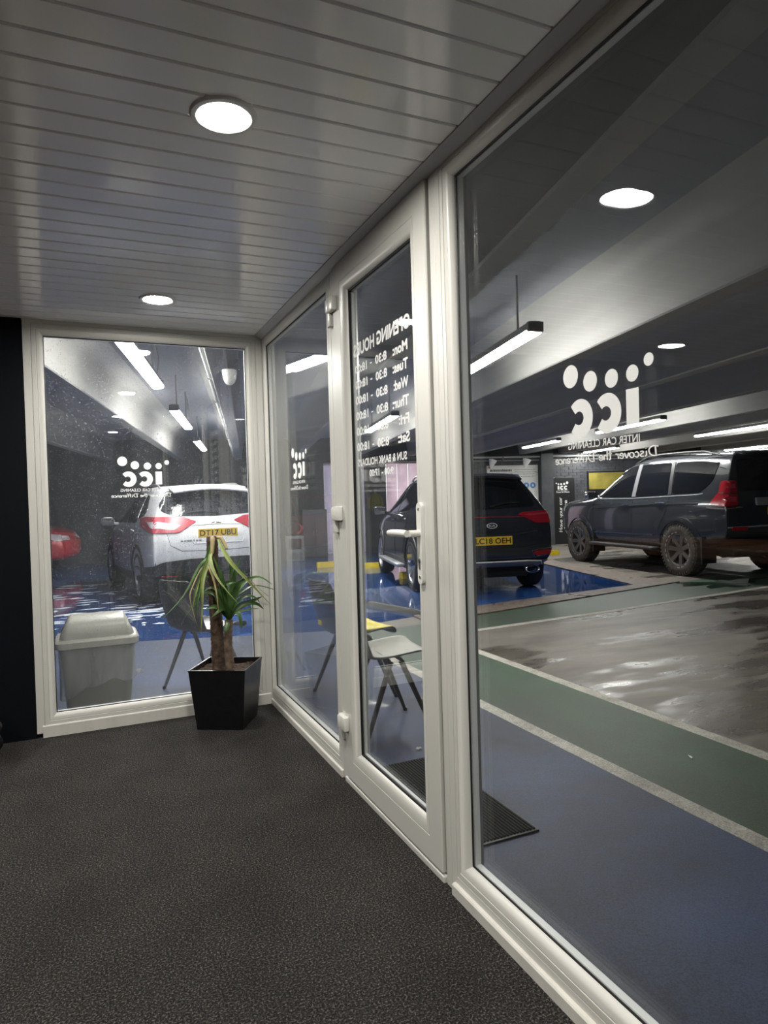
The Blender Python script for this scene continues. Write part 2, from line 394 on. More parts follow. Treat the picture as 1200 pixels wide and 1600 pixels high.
GLYPH = {  # handwritten strokes: (advance, [polylines]); x-height 1
 'D': (1.55, [[(.25, 0), (.35, 1.75)], [(-.1, 1.6), (.6, 1.8), (1.2, 1.3), (1.15, .5), (.7, .02), (.1, 0)]]),
 'i': (.42, [[(.08, 1), (.08, .2), (.3, .02)], [(.1, 1.4), (.14, 1.5)]]),
 's': (.72, [[(.55, .9), (.25, 1.02), (.08, .75), (.5, .4), (.42, .05), (.02, .06)]]),
 'c': (.72, [[(.6, .85), (.32, 1.0), (.03, .5), (.25, .0), (.66, .2)]]),
 'o': (.85, [[(.4, 1), (.08, .7), (.12, .15), (.42, 0), (.7, .35), (.66, .82), (.4, 1)]]),
 'v': (.78, [[(.02, 1), (.3, .02), (.66, 1)]]),
 'e': (.75, [[(.06, .48), (.55, .58), (.5, .92), (.25, 1.0), (.04, .5), (.24, .0), (.66, .2)]]),
 'r': (.66, [[(.08, 1), (.1, 0)], [(.1, .55), (.32, .95), (.58, .9)]]),
 't': (.62, [[(.25, 1.65), (.2, .15), (.45, 0)], [(-.05, 1.15), (.55, 1.22)]]),
 'h': (.82, [[(.1, 1.75), (.08, 0)], [(.08, .5), (.36, 1.0), (.6, .75), (.62, 0)]]),
 'f': (.62, [[(.66, 1.65), (.42, 1.78), (.24, 1.3), (.2, 0)], [(-.05, .98), (.55, 1.06)]]),
 'n': (.82, [[(.08, 1), (.08, 0)], [(.08, .5), (.36, 1.0), (.6, .75), (.64, 0)]]),
 'H': (1.3, [[(.2, 1.75), (.12, 0)], [(.95, 1.75), (.9, 0)], [(-.05, .85), (1.15, .95)]]),
 'a': (.85, [[(.62, .85), (.3, 1), (.04, .45), (.25, 0), (.6, .3), (.64, .95)], [(.64, .95), (.62, .2), (.78, 0)]]),
 'y': (.8, [[(.05, 1), (.2, .3), (.55, .35)], [(.65, 1), (.55, -.4), (.2, -.65), (.02, -.4)]]),
 'u': (.82, [[(.08, 1), (.1, .2), (.35, 0), (.6, .3), (.64, 1)], [(.64, 1), (.64, .1), (.76, 0)]]),
 'l': (.36, [[(.12, 1.75), (.1, .15), (.28, 0)]]),
 ' ': (.55, [])}
def put_script(mb, body, x0, x1, y0, xh, P, thick=0.2):
    """Brush handwriting as flat ribbons; xh is the x-height in metres, thick the stroke width in x-heights."""
    adv = sum(GLYPH[c][0] for c in body); k = (x1 - x0) / adv; x = 0.0
    for c in body:
        for line in GLYPH[c][1]:
            pts = [Vector((p[0] + x, p[1])) for p in line]
            dense = []
            for i in range(len(pts) - 1):          # rounded corners by Catmull-Rom
                p0, p1, p2, p3 = pts[max(i - 1, 0)], pts[i], pts[i + 1], pts[min(i + 2, len(pts) - 1)]
                for s in range(4):
                    t = s / 4
                    dense.append(0.5 * (2 * p1 + (p2 - p0) * t + (2 * p0 - 5 * p1 + 4 * p2 - p3) * t * t + (3 * p1 - p0 - 3 * p2 + p3) * t ** 3))
            dense.append(pts[-1])
            vs = []
            for i, p in enumerate(dense):
                d = (dense[min(i + 1, len(dense) - 1)] - dense[max(i - 1, 0)])
                n = Vector((-d.y, d.x)).normalized() * thick / 2
                for q in (p + n, p - n): vs.append(P(x0 + q.x * k, y0 + q.y * xh))
            mb.add(vs, [(2 * i, 2 * i + 1, 2 * i + 3, 2 * i + 2) for i in range(len(dense) - 1)])
        x += GLYPH[c][0]
def disc(mb, x, y, rx, ry, P, n=24, tilt=0.0):
    mb.add([P(x + rx * math.cos(2 * math.pi * i / n), y + ry * math.sin(2 * math.pi * i / n)) for i in range(n)], [tuple(range(n))])
def letter_c(mb, x, y, ro, ri, P, half=42, n=22):
    vs = []
    for i in range(n + 1):
        a = R(half + (360 - 2 * half) * i / n)
        vs += [P(x + ro * .96 * math.cos(a), y + ro * math.sin(a)), P(x + .1 * ro + ri * math.cos(a), y + ri * math.sin(a))]
    mb.add(vs, [(2 * i, 2 * i + 1, 2 * i + 3, 2 * i + 2) for i in range(n)])
def icc_logo(mb, P, k=1.0, lines=True):
    """The dots, the letters icc and the two lines under them; s runs in reading direction from the left of the i, t is up from its foot."""
    Q = lambda s, t: P(s * k, t * k)
    for s, t, r in ((-.027, .120, .0125), (.016, .101, .0165), (.074, .101, .019), (.138, .106, .0215), (.201, .127, .025)):
        disc(mb, s, t, r, r * 1.02, Q)
    mb.add([Q(0, 0), Q(.034, 0), Q(.034, .071), Q(0, .071)], [(0, 1, 2, 3)])
    letter_c(mb, .088, .031, .042, .015, Q)
    letter_c(mb, .172, .031, .042, .015, Q)
    if lines:
        put_text(mb, 'INTER CAR CLEANING', .0, .214, -.036, -.020, Q, 0.008)
        put_script(mb, 'Discover the Difference', -.045, .262, -.066, .0105, Q, .22)

# ------------------------------------------------------------------ the pod (waiting room): shell
mb = MB(); mb.box(-2.6, 1.03, -2.1, 3.87, -0.13, 0.0)
tag(mb.build('floor', M['carpet']), 'charcoal loop carpet of the waiting room', kind='structure')
mb = MB(); mb.box(-2.6, -0.265, 3.80, 3.88, 0, 2.14)
tag(mb.build('wall_back', M['navy_wall']), 'dark navy wall left of the glazed back window', kind='structure')
mb = MB(); mb.box(-2.6, -2.5, -2.1, 3.80, 0, 2.14)
tag(mb.build('wall_left', M['navy_wall']), kind='structure')
mb = MB(); mb.box(-2.5, 1.03, -2.1, -2.0, 0, 2.14)
tag(mb.build('wall_front', M['navy_wall']), kind='structure')
mb = MB(); mb.box(0.947, 1.03, -2.0, -1.6, 0, 2.14)
tag(mb.build('wall_right', M['navy_wall']), kind='structure')
ceil = tag(empty('ceiling', (0, 0, 0)), 'ceiling of white plastic planks', kind='structure')
mb = MB(); mb.box(-2.6, 1.03, -2.1, 3.88, 2.128, 2.19)
mb.build('ceiling_slab', M['ceil_back'], ceil)
PITCH = 0.097
mb = MB()
mb.prism([(0.006, 2.128), (0.006, 2.113), (0.009, 2.110), (PITCH - 0.003, 2.110), (PITCH, 2.113), (PITCH, 2.118), (PITCH + 0.006, 2.118), (PITCH + 0.006, 2.128)], -2.5, 0.917, 'x')
pl0 = mb.build('plank', M['plank'], ceil)
yy = 1.125 - PITCH * 32; first = True
while yy < 3.80:
    o = pl0 if first else pl0.copy()
    if not first: col.objects.link(o)
    o.location = (0, yy + random.uniform(-.0008, .0008), random.uniform(-.0006, .0006)); first = False
    yy += PITCH
mb = MB()
mb.prism([(0.910, 2.1285), (0.910, 2.106), (0.917, 2.104), (0.936, 2.093), (0.9469, 2.090), (0.9469, 2.1285)], -2.0, 3.80, 'y')
tag(mb.build('trim_1', M['cornice'], smooth=30), 'grey plastic cornice where planks meet the glazed wall', kind='structure')

def downlight(x, y, label):
    o = empty('ceiling_downlight', (x, y, 2.110), label=label, cat='downlight', group='round downlights in the plank ceiling')
    m = MB(); m.lathe([(0.0615, 0.002), (0.0615, -0.005), (0.068, -0.008), (0.079, -0.007), (0.083, 0.001), (0.083, 0.004)], 40, caps=False)
    m.build('trim_ring', M['lamp_white'], o, smooth=50)
    m = MB(); m.lathe([(0.0001, -0.0045), (0.045, -0.0045), (0.062, -0.0035)], 40, caps=False)
    m.build('diffuser', M['down_glow'], o, smooth=True)
for x, y, l in ((.343, 1.678, 'round white downlight nearest overhead, large in the ceiling'), (.335, 3.266, 'round white downlight near the glazed back window'),
                (.343, .12, 'round white downlight above the camera, mirrored faintly in the back window'), (-1.56, 3.266, 'round white downlight over the counter by the back wall'),
                (-1.56, 1.678, 'round white downlight over the middle of the counter'), (-1.56, .12, 'round white downlight over the near end of the counter'), (.343, -1.44, 'unseen round white downlight added behind the camera nearest the glazed wall'), (-1.56, -1.44, 'unseen round white downlight added behind the camera over the counter')):  # last two are unseen, added on the same spacing to brighten carpet and back wall
    downlight(x, y, l)

# ------------------------------------------------------------------ glazed frames
def PX(a, b, d): return (0.947 + d, a, b)      # right wall: a = Y, b = Z
def PY(a, b, d): return (a, 3.80 + d, b)       # back wall: a = X, b = Z
def glazed_frame(parent, a0, a1, b0, b1, sight, P, base=0.0, glass='glass', thick=0.078):
    k = sight / 0.075
    prof = [(0, thick), (0, 0), (.028 * k, 0), (.029 * k, .003), (.031 * k, .003), (.032 * k, 0), (.047 * k, 0), (.048 * k, .0025), (.050 * k, .0025), (.051 * k, .001),
            (.060 * k, .004), (.068 * k, .010), (.073 * k, .018), (.075 * k, .024), (.075 * k, .030), (.070 * k, .056), (.050 * k, thick)]
    Q = lambda a, b, d: P(a, b, d + base)
    m = MB(); sweep_frame(m, a0, a1, b0, b1, prof, Q); m.build('frame', M['upvc'], parent, smooth=35)
    s = sight
    m = MB(); sweep_frame(m, a0, a1, b0, b1, [(s - .003, .0235), (s + .004, .0265), (s + .004, .0288), (s - .003, .0288)], Q)
    m.build('gasket', M['gasket'], parent)
    m = MB(); sweep_frame(m, a0, a1, b0, b1, [(s - .004, .0335), (s + .003, .0335), (s + .003, .0515), (s - .004, .0515)], Q); m.build('spacer_bar', M['spacer'], parent)
    panes = []
    for d in (.029, .052):
        m = MB()
        c0, c1 = Q(a0 + s - .004, b0 + s - .004, d), Q(a1 - s + .004, b1 - s + .004, d + .004)
        m.box(c0[0], c1[0], c0[1], c1[1], c0[2], c1[2])
        panes.append(m.build('glass_pane', M[glass], parent))
    return panes
VO = 0.0284   # depth of the lettering on the inner face of the glass
w1 = tag(empty('window_1'), 'tall glazed panel nearest on the right with mirrored logo', kind='structure')
p1 = glazed_frame(w1, -1.6, 1.717, 0.025, 2.127, 0.075, PX)
mb = MB(); icc_logo(mb, lambda s, t: PX(.9755 * (1.005 + s), 1.15 + .9755 * (.137 + t), VO)); mb.build('vinyl_logo', M['vinyl'], p1[0], fix=False)
w2 = tag(empty('window_2'), 'narrow glazed panel between the door and the corner', kind='structure')
p2 = glazed_frame(w2, 2.627, 3.862, 0.025, 2.127, 0.075, PX, glass='glass_light_spray')
mb = MB(); icc_logo(mb, lambda s, t: PX(.9755 * (3.215 + s), 1.15 + .9755 * (.134 + t), VO)); mb.build('vinyl_logo', M['vinyl'], p2[0], fix=False)
w3 = tag(empty('window_3'), 'square back window speckled with dried spray', kind='structure')
p3 = glazed_frame(w3, -0.262, 0.947, 0.022, 2.125, 0.09, PY, glass='glass')
p3[1].data.materials[0] = M['glass_spray']
mb = MB(); icc_logo(mb, lambda s, t: PY(.992 * (0.387 - s), 1.15 + .992 * (.122 + t), VO)); mb.build('vinyl_logo', M['vinyl'], p3[0], fix=False)
# drops of water on the outside of the back window
mb = MB()
for i in range(2600):
    x = random.uniform(-.16, .84); z = random.uniform(.9, 2.03) if random.random() < .85 else random.uniform(.13, .9)
    r = random.uniform(.0006, .0019) * (1.0 if random.random() < .9 else 1.5); st = random.choice((1, 1, 1, 1.5, 2.2))
    n = 5; y = 3.80 + .0562
    vs = [(x + r * math.cos(2 * math.pi * k / n), y, z + r * st * math.sin(2 * math.pi * k / n)) for k in range(n)] + [(x, y + r * .5, z - r * .2)]
    mb.add(vs, [(k, (k + 1) % n, n) for k in range(n)])
tag(mb.build('water_drops', M['drop'], p3[1], smooth=True), kind='stuff')
# bottom sills
mb = MB(); mb.prism([(0.947, 0.0), (0.9345, 0.0), (0.9345, 0.029), (0.938, 0.033), (0.947, 0.034)], -1.6, 1.700, 'y')
tag(mb.build('sill', M['upvc_dirty'], w1), 'scuffed white upstand under the panel')
mb = MB(); mb.prism([(0.947, 0.0), (0.9385, 0.0), (0.9385, 0.026), (0.941, 0.029), (0.947, 0.030)], 2.627, 3.80, 'y')
mb.build('sill', M['upvc_dirty'], w2)
mb = MB(); mb.prism([(3.80, 0.0), (3.792, 0.0), (3.792, 0.056), (3.795, 0.060), (3.80, 0.061)], -0.235, 0.938, 'x')
mb.build('sill', M['upvc_dirty'], w3)

# ------------------------------------------------------------------ the glazed door
d1 = tag(empty('door_1'), 'white framed glazed door with mirrored opening hours', kind='structure')
mb = MB()
for a0, a1 in ((1.7185, 1.7530), (2.588, 2.626)):
    mb.box(.947, 1.025, a0, a1, 0, 2.127, .003)
mb.box(.947, 1.025, 1.7545, 2.588, 2.098, 2.127, .003)
mb.box(.938, 1.025, 1.7545, 2.588, 0, 0.022, .004)
mb.build('door_frame', M['upvc'], d1)
mb = MB(); mb.box(.956, 1.02, 1.750, 1.768, .02, 2.10); mb.box(.962, 1.02, 2.568, 2.592, .02, 2.10); mb.box(.962, 1.02, 1.76, 2.57, 2.088, 2.10); mb.box(.962, 1.02, 1.76, 2.57, .018, .034)
mb.build('door_gap_seal', M['gasket'], d1)
sash = empty('door_sash'); sash.parent = d1
SB = -0.009
prof = [(0, .07), (0, .004), (.003, 0), (.078, 0), (.079, .0015), (.081, .0015), (.082, 0), (.096, .001), (.108, .006), (.116, .014), (.120, .020), (.120, .030), (.116, .052), (.09, .070)]
Q = lambda a, b, d: PX(a, b, d + SB)
mb = MB(); sweep_frame(mb, 1.762, 2.570, .030, 2.092, prof, Q); mb.build('sash_frame', M['upvc'], sash, smooth=35)
mb = MB(); sweep_frame(mb, 1.765, 2.570, .030, 2.092, [(.117, .0195), (.126, .024), (.126, .0295), (.117, .0295)], Q); mb.build('gasket', M['gasket'], sash)
mb = MB(); sweep_frame(mb, 1.765, 2.570, .030, 2.092, [(.116, .0345), (.124, .0345), (.124, .0455), (.116, .0455)], Q); mb.build('spacer_bar', M['spacer'], sash)
for k, d in enumerate((.030, .046)):
    c0, c1 = Q(1.765 + .116, .030 + .116, d), Q(2.570 - .116, 2.092 - .116, d + .004)
    mb = MB(); mb.box(c0[0], c1[0], c0[1], c1[1], c0[2], c1[2])
    pane_ = mb.build('glass_pane', M['glass'], sash)
T = lambda a, b: PX(a * .987, 1.15 + (b - 1.15) * .987, .0294 + SB)
mb = MB()
put_text(mb, 'OPENING HOURS', 1.962, 2.462, 1.710, 1.760, T, .034)
for i, dy in enumerate(('Mon:', 'Tues:', 'Wed:', 'Thur:', 'Fri:', 'Sat:')):
    z = 1.643 - i * .0602
    w = (.116, .120, .116, .128, .082, .092)[i]
    put_text(mb, dy, 1.984, 1.984 + w, z, z + .036, T, .034)
    put_text(mb, '8:30', 2.150, 2.252, z + .001, z + .034, T, .034)
    put_text(mb, '-', 2.283, 2.301, z + .014, z + .019, T, .034)
    put_text(mb, '18:00', 2.330, 2.452, z + .001, z + .034, T, .034)
put_text(mb, 'SUN & BANK HOLIDAYS', 2.010, 2.448, 1.284, 1.312, T, .022)
put_text(mb, '9:00 - 17:00', 2.120, 2.335, 1.240, 1.267, T, .026)
mb.build('opening_hours_lettering', M['vinyl'], sash, fix=False)
# hinges
for z in (1.925, 1.085, .235):
    h = MB()
    h.box(.927, .9475, 2.585, 2.622, z - .062, z + .040, .004)
    hh = h.build('hinge', M['lever'], d1, smooth=30)
    h = MB(); h.box(.916, .939, 2.522, 2.588, z - .012, z + .046, .006); h.box(.914, .929, 2.570, 2.602, z - .010, z + .042, .006)
    h.build('hinge_leaf', M['lever'], hh, smooth=30)
# handle: long plate, lever, cylinder, screws
hd = empty('door_handle'); hd.parent = d1
mb = MB()
n = 10; yc, hw, z0, z1 = 1.832, .0155, .890, 1.140
out = [(yc + hw * math.cos(R(180 * i / n)), z1 - hw + hw * math.sin(R(180 * i / n))) for i in range(n + 1)] + [(yc - hw * math.cos(R(180 * i / n)), z0 + hw - hw * math.sin(R(180 * i / n))) for i in range(n + 1)]
mb.prism(out, .9375, .9265, 'x'); mb.build('handle_plate', M['lever'], hd, smooth=35)
mb = MB(); mb.cyl((.927, yc, 1.046), (.893, yc, 1.046), .0105, n=20)
mb.tube([(.884, yc - .004, 1.046), (.882, yc + .02, 1.047), (.882, yc + .06, 1.047), (.883, yc + .11, 1.046), (.884, yc + .128, 1.0455)], [.0105, .0115, .0112, .0108, .009], 16)
mb.build('handle_lever', M['lever'], hd, smooth=50)
mb = MB(); mb.cyl((.927, yc, .962), (.9245, yc, .962), .0075, n=20); mb.box(.9245, .927, yc - .0045, yc + .0045, .936, .960, .001)
mb.build('lock_cylinder', M['steel'], hd)
mb = MB(); mb.box(.9238, .9246, yc - .0013, yc + .0013, .957, .967); mb.build('keyhole', M['dark'], hd)
for z in (1.120, .912):
    mb = MB(); mb.cyl((.927, yc, z), (.9248, yc, z), .0045, n=14); mb.build('screw', M['steel'], hd)

# ------------------------------------------------------------------ potted yucca
pt = empty('potted_yucca', (.650, 3.580, 0), R(-30), 'yucca with two bare trunks and drooping leaves in a square black planter', 'plant')
mb = MB()
def sq(h): return [(-h, -h), (h, -h), (h, h), (-h, h)]
lv = [(sq(.118), 0), (sq(.122), .004), (sq(.148), .302), (sq(.150), .306), (sq(.150), .312), (sq(.142), .312), (sq(.141), .24)]
vs = [(x, y, z) for p, z in lv for x, y in p]
fs = [(i * 4 + k, i * 4 + (k + 1) % 4, i * 4 + 4 + (k + 1) % 4, i * 4 + 4 + k) for i in range(len(lv) - 1) for k in range(4)] + [(3, 2, 1, 0)]
mb.add(vs, fs); mb.build('planter', M['pot'], pt, fix=False)
mb = MB()
mb.grid(lambda a, b: ((a - .5) * .283, (b - .5) * .283, .283 + .012 * math.sin(a * 9) * math.sin(b * 7) + random.uniform(-.005, .005)), 24, 24)
mb.build('soil', M['soil'], pt, smooth=True)
inv = Matrix.Rotation(R(30), 4, 'Z') @ Matrix.Translation((-.650, -3.580, 0))
def L3(p): return inv @ Vector(p)
def trunk(p0, p1, r0, r1, mat, seed, rings):
    rnd = random.Random(seed); m = MB(); pts = []; rs = []
    for i in range(rings * 2 + 1):
        t = i / (rings * 2)
        p = Vector(p0).lerp(Vector(p1), t) + Vector((math.sin(t * 5 + seed) * .004, 0, 0))
        pts.append(L3(p)); rs.append((r0 + (r1 - r0) * t) * (1.0 if i % 2 else .93) * rnd.uniform(.96, 1.04))
    m.tube(pts, rs, 16); return m.build('trunk', mat, pt, smooth=60)
tall = trunk((.607, 3.575, .275), (.594, 3.545, .975), .037, .030, M['bark'], 1, 34)
short = trunk((.655, 3.520, .275), (.656, 3.510, .555), .024, .021, M['bark2'], 2, 13)
mb = MB(); mb.cyl(L3((.594, 3.545, .970)), L3((.593, 3.543, .992)), .0305, .029, 14); mb.build('sawn_top', M['bark2'], tall)
mb = MB()
mb.tube([L3((.588, 3.512, .982)), L3((.585, 3.490, .972)), L3((.582, 3.480, .945)), L3((.578, 3.474, .905))], [.011, .012, .011, .008], 10)
mb.tube([L3((.612, 3.520, .985)), L3((.632, 3.500, .980)), L3((.642, 3.485, .955)), L3((.652, 3.470, .925))], [.006, .010, .011, .007], 10)
mb.build('wilted_shoot', M['leaf_dry'], tall, smooth=True)
TALL_LEAVES = [
    ('leaf', [(0.583, 3.500, 0.968), (0.569, 3.488, 0.894), (0.515, 3.476, 0.843), (0.434, 3.470, 0.705), (0.324, 3.470, 0.594)]),
    ('leaf_pale', [(0.583, 3.500, 0.958), (0.563, 3.476, 0.882), (0.529, 3.452, 0.828), (0.486, 3.440, 0.720), (0.465, 3.440, 0.636)]),
    ('leaf_dry', [(0.586, 3.500, 0.952), (0.567, 3.500, 0.871), (0.524, 3.500, 0.825), (0.483, 3.500, 0.746), (0.466, 3.500, 0.683), (0.493, 3.500, 0.550)]),
    ('leaf', [(0.583, 3.500, 0.952), (0.559, 3.468, 0.883), (0.523, 3.436, 0.798), (0.492, 3.420, 0.690), (0.479, 3.420, 0.596)]),
    ('leaf_pale', [(0.586, 3.500, 0.952), (0.565, 3.464, 0.890), (0.521, 3.428, 0.783), (0.511, 3.410, 0.674), (0.500, 3.410, 0.516)]),
    ('leaf', [(0.579, 3.500, 0.952), (0.559, 3.508, 0.887), (0.546, 3.516, 0.822), (0.519, 3.520, 0.692), (0.443, 3.520, 0.591)]),
    ('leaf_pale', [(0.616, 3.500, 0.976), (0.630, 3.464, 0.925), (0.666, 3.428, 0.853), (0.734, 3.410, 0.769), (0.856, 3.410, 0.627)]),
    ('leaf_dry', [(0.616, 3.500, 0.976), (0.631, 3.484, 0.924), (0.662, 3.468, 0.874), (0.709, 3.452, 0.809), (0.792, 3.450, 0.727), (0.857, 3.450, 0.665)]),
    ('leaf_pale', [(0.592, 3.500, 0.935), (0.563, 3.452, 0.891), (0.566, 3.404, 0.830), (0.600, 3.380, 0.759), (0.682, 3.380, 0.653)]),
    ('leaf_dry', [(0.591, 3.500, 0.919), (0.556, 3.456, 0.858), (0.566, 3.412, 0.797), (0.578, 3.390, 0.718), (0.587, 3.390, 0.606)]),
]
SHORT_LEAVES = [
    ('leaf', [(0.656, 3.510, 0.565), (0.676, 3.505, 0.681), (0.698, 3.500, 0.796), (0.727, 3.500, 0.871)]),
    ('leaf', [(0.656, 3.510, 0.565), (0.676, 3.537, 0.694), (0.690, 3.560, 0.791), (0.676, 3.560, 0.877)]),
    ('leaf', [(0.656, 3.510, 0.565), (0.640, 3.489, 0.686), (0.617, 3.470, 0.788), (0.579, 3.470, 0.898)]),
    ('leaf', [(0.656, 3.510, 0.559), (0.686, 3.498, 0.647), (0.732, 3.486, 0.695), (0.799, 3.480, 0.724), (0.900, 3.480, 0.695)]),
    ('leaf', [(0.656, 3.510, 0.559), (0.700, 3.530, 0.676), (0.764, 3.550, 0.743), (0.836, 3.560, 0.757), (0.904, 3.560, 0.714)]),
    ('leaf', [(0.659, 3.510, 0.558), (0.691, 3.490, 0.631), (0.744, 3.470, 0.672), (0.785, 3.460, 0.664), (0.811, 3.460, 0.638)]),
    ('leaf', [(0.659, 3.510, 0.555), (0.686, 3.506, 0.596), (0.733, 3.502, 0.629), (0.800, 3.500, 0.627), (0.840, 3.500, 0.593)]),
    ('leaf', [(0.659, 3.510, 0.555), (0.685, 3.483, 0.590), (0.703, 3.460, 0.578), (0.713, 3.460, 0.501)]),
    ('leaf', [(0.656, 3.510, 0.555), (0.615, 3.486, 0.622), (0.580, 3.462, 0.694), (0.531, 3.450, 0.709), (0.484, 3.450, 0.697)]),
    ('leaf', [(0.656, 3.510, 0.555), (0.613, 3.462, 0.609), (0.572, 3.420, 0.642), (0.527, 3.420, 0.633)]),
    ('leaf', [(0.656, 3.510, 0.555), (0.628, 3.506, 0.635), (0.604, 3.502, 0.704), (0.572, 3.500, 0.729), (0.533, 3.500, 0.710)]),
    ('leaf', [(0.656, 3.510, 0.562), (0.645, 3.522, 0.648), (0.623, 3.534, 0.708), (0.580, 3.540, 0.768), (0.542, 3.540, 0.797)]),
    ('leaf', [(0.656, 3.510, 0.562), (0.678, 3.486, 0.666), (0.702, 3.462, 0.733), (0.743, 3.450, 0.764), (0.786, 3.450, 0.768)]),
    ('leaf', [(0.656, 3.510, 0.555), (0.624, 3.451, 0.610), (0.593, 3.400, 0.620), (0.551, 3.400, 0.592)]),
    ('leaf', [(0.656, 3.510, 0.562), (0.650, 3.474, 0.670), (0.632, 3.438, 0.741), (0.655, 3.420, 0.757), (0.684, 3.420, 0.755)]),
    ('leaf', [(0.656, 3.510, 0.555), (0.642, 3.473, 0.539), (0.625, 3.440, 0.514), (0.631, 3.440, 0.503)]),
    ('leaf', [(0.656, 3.510, 0.559), (0.715, 3.547, 0.605), (0.791, 3.580, 0.628), (0.854, 3.580, 0.650)]),
    ('leaf', [(0.656, 3.510, 0.562), (0.707, 3.558, 0.689), (0.758, 3.600, 0.749), (0.767, 3.600, 0.800)]),
    ('leaf', [(0.656, 3.510, 0.562), (0.632, 3.558, 0.645), (0.615, 3.600, 0.725), (0.610, 3.600, 0.777)]),
    ('leaf', [(0.659, 3.510, 0.558), (0.712, 3.569, 0.575), (0.785, 3.620, 0.578), (0.841, 3.620, 0.583)]),
]

def leaf(pts, mat, w, droop=False, seed=0):
    rnd = random.Random(seed)
    P = [L3(p) for p in pts]; dense = []
    for i in range(len(P) - 1):
        p0, p1, p2, p3 = P[max(i - 1, 0)], P[i], P[i + 1], P[min(i + 2, len(P) - 1)]
        for s in range(4):
            t = s / 4
            dense.append(0.5 * (2 * p1 + (p2 - p0) * t + (2 * p0 - 5 * p1 + 4 * p2 - p3) * t * t + (3 * p1 - p0 - 3 * p2 + p3) * t ** 3))
    dense.append(P[-1]); n = len(dense) - 1; m = MB(); vs = []
    view = L3((0, 0, 1.0)) - dense[n // 2]; view.normalize()
    tw = rnd.uniform(-.7, .7)
    for i, p in enumerate(dense):
        d = (dense[min(i + 1, n)] - dense[max(i - 1, 0)]).normalized()
        side = d.cross(Vector((0, 0, 1)) + view * .9)
        if side.length < 1e-3: side = d.orthogonal()
        side.normalize(); side = Matrix.Rotation(tw, 3, d) @ side; nn = side.cross(d)
        t = i / n
        ww = w * (.55 + 1.2 * t if t < .35 else .97 * (1 - ((t - .35) / .65) ** 1.7) + .03)
        vs += [p - side * ww / 2 + nn * ww * .16, p + nn * -.0005, p + side * ww / 2 + nn * ww * .16, p + nn * -.0022]
    fs = []
    for i in range(n):
        a, b = i * 4, i * 4 + 4
        fs += [(a, b, b + 1, a + 1), (a + 1, b + 1, b + 2, a + 2), (a + 2, b + 2, b + 3, a + 3), (a + 3, b + 3, b, a)]
    m.add(vs, fs)
    return m.build('leaf', mat, pt, smooth=True)
for i, (mt, pts) in enumerate(TALL_LEAVES): leaf(pts, M[mt], .012 if mt == 'leaf_dry' else .022, seed=i)
for i, (mt, pts) in enumerate(SHORT_LEAVES): leaf(pts, M[mt], .030, seed=40 + i)

# ------------------------------------------------------------------ other things inside
mb = MB()
rnd = random.Random(3)
def bagp(a, b):
    th = a * 2 * math.pi; ph = b
    r = .17 * math.sin(math.pi * min(1, .12 + ph * .86)) ** .7 * (1 + .12 * math.sin(th * 5 + ph * 9) + .08 * math.sin(th * 11 - ph * 5))
    return (r * .8 * math.cos(th), r * math.sin(th) * .8, .001 + ph * .27 + .012 * math.sin(th * 7 + 3 * ph))
mb.grid(bagp, 48, 18)
bg = mb.build('plastic_sack', M['bag'], smooth=True); bg.location = (-.535, 3.56, 0)
tag(bg, 'crumpled glossy black sack at the foot of the dark wall', 'sack')
ct = empty('reception_counter', (-1.2, 0.4, 0), 0, 'dark reception counter with a thick brown wooden top', 'counter')
mb = MB(); mb.box(-.66, -.03, -2.0, 3.36, 0.0, .765, .01); mb.build('carcass', M['navy_wall'], ct)
mb = MB(); mb.box(-.70, .0, -2.05, 3.38, .766, .832, .006); mb.build('worktop', M['wood'], ct)
mr_ = empty('wall_mirror', (-2.5, 3.55, 1.26), 0, 'round black-rimmed mirror on the wall behind the counter', 'mirror')
mb = MB(); mb.m = Matrix.Rotation(R(90), 4, 'Y'); mb.lathe([(.20, .001), (.20, .02), (.215, .026), (.235, .02), (.24, .001)], 48, caps=False); mb.build('rim', M['black_plastic'], mr_, smooth=True)
mb = MB(); mb.m = Matrix.Rotation(R(90), 4, 'Y'); mb.lathe([(.0001, .012), (.205, .012)], 48, caps=False); mb.build('mirror_face', M['mirror'], mr_)

# ------------------------------------------------------------------ the garage: floor and its paint
def gobj(mb, name, mats, parent=None, **k):
    o = mb.build(name, mats, parent, **k)
    if parent is None: o.rotation_euler = (0, 0, -GA)
    return o
gf = empty('garage_floor', (0, 0, GZ)); tag(gf, 'wet tarmac floor of the car wash with painted zones', kind='structure')
mb = MB(); mb.m = GM; mb.box(-9.2, 17.2, -5.2, 17.2, -.2, 0); mb.build('floor_slab', M['tarmac'], gf)
def patch(name, poly, mat, z, label=None, kind=None):
    m = MB(); m.prism(poly, .0003, z, 'z'); return tag(m.build(name, mat, gf), label, kind=kind)
FAR = guv(-9, 15.6); 
blue = [(2.17, 6.35), (3.25, 6.62), (4.18, 6.81), (6.94, 7.15), (7.61, 9.57), (8.95, 14.4), (guv(4, 16.45).x, guv(4, 16.45).y), (guv(-9, 16.45).x, guv(-9, 16.45).y), (guv(-9, 5.0).x, guv(-9, 5.0).y), (-.4, 7.1)]
patch('blue_wash_bay', blue, M['blue_floor'], .0022, 'wet blue painted wash bay')
patch('slate_walkway', [(-6, -4), (2.17, -4), (2.17, 6.35), (-.4, 7.1), (-6.5, 6.45)], M['slate_floor'], .002, 'worn slate blue paint along the glass')
patch('white_line', [(2.17, -4), (2.258, -4), (2.258, 6.1), (2.17, 6.1)], M['line_floor'], .003, 'worn white line between blue and green')
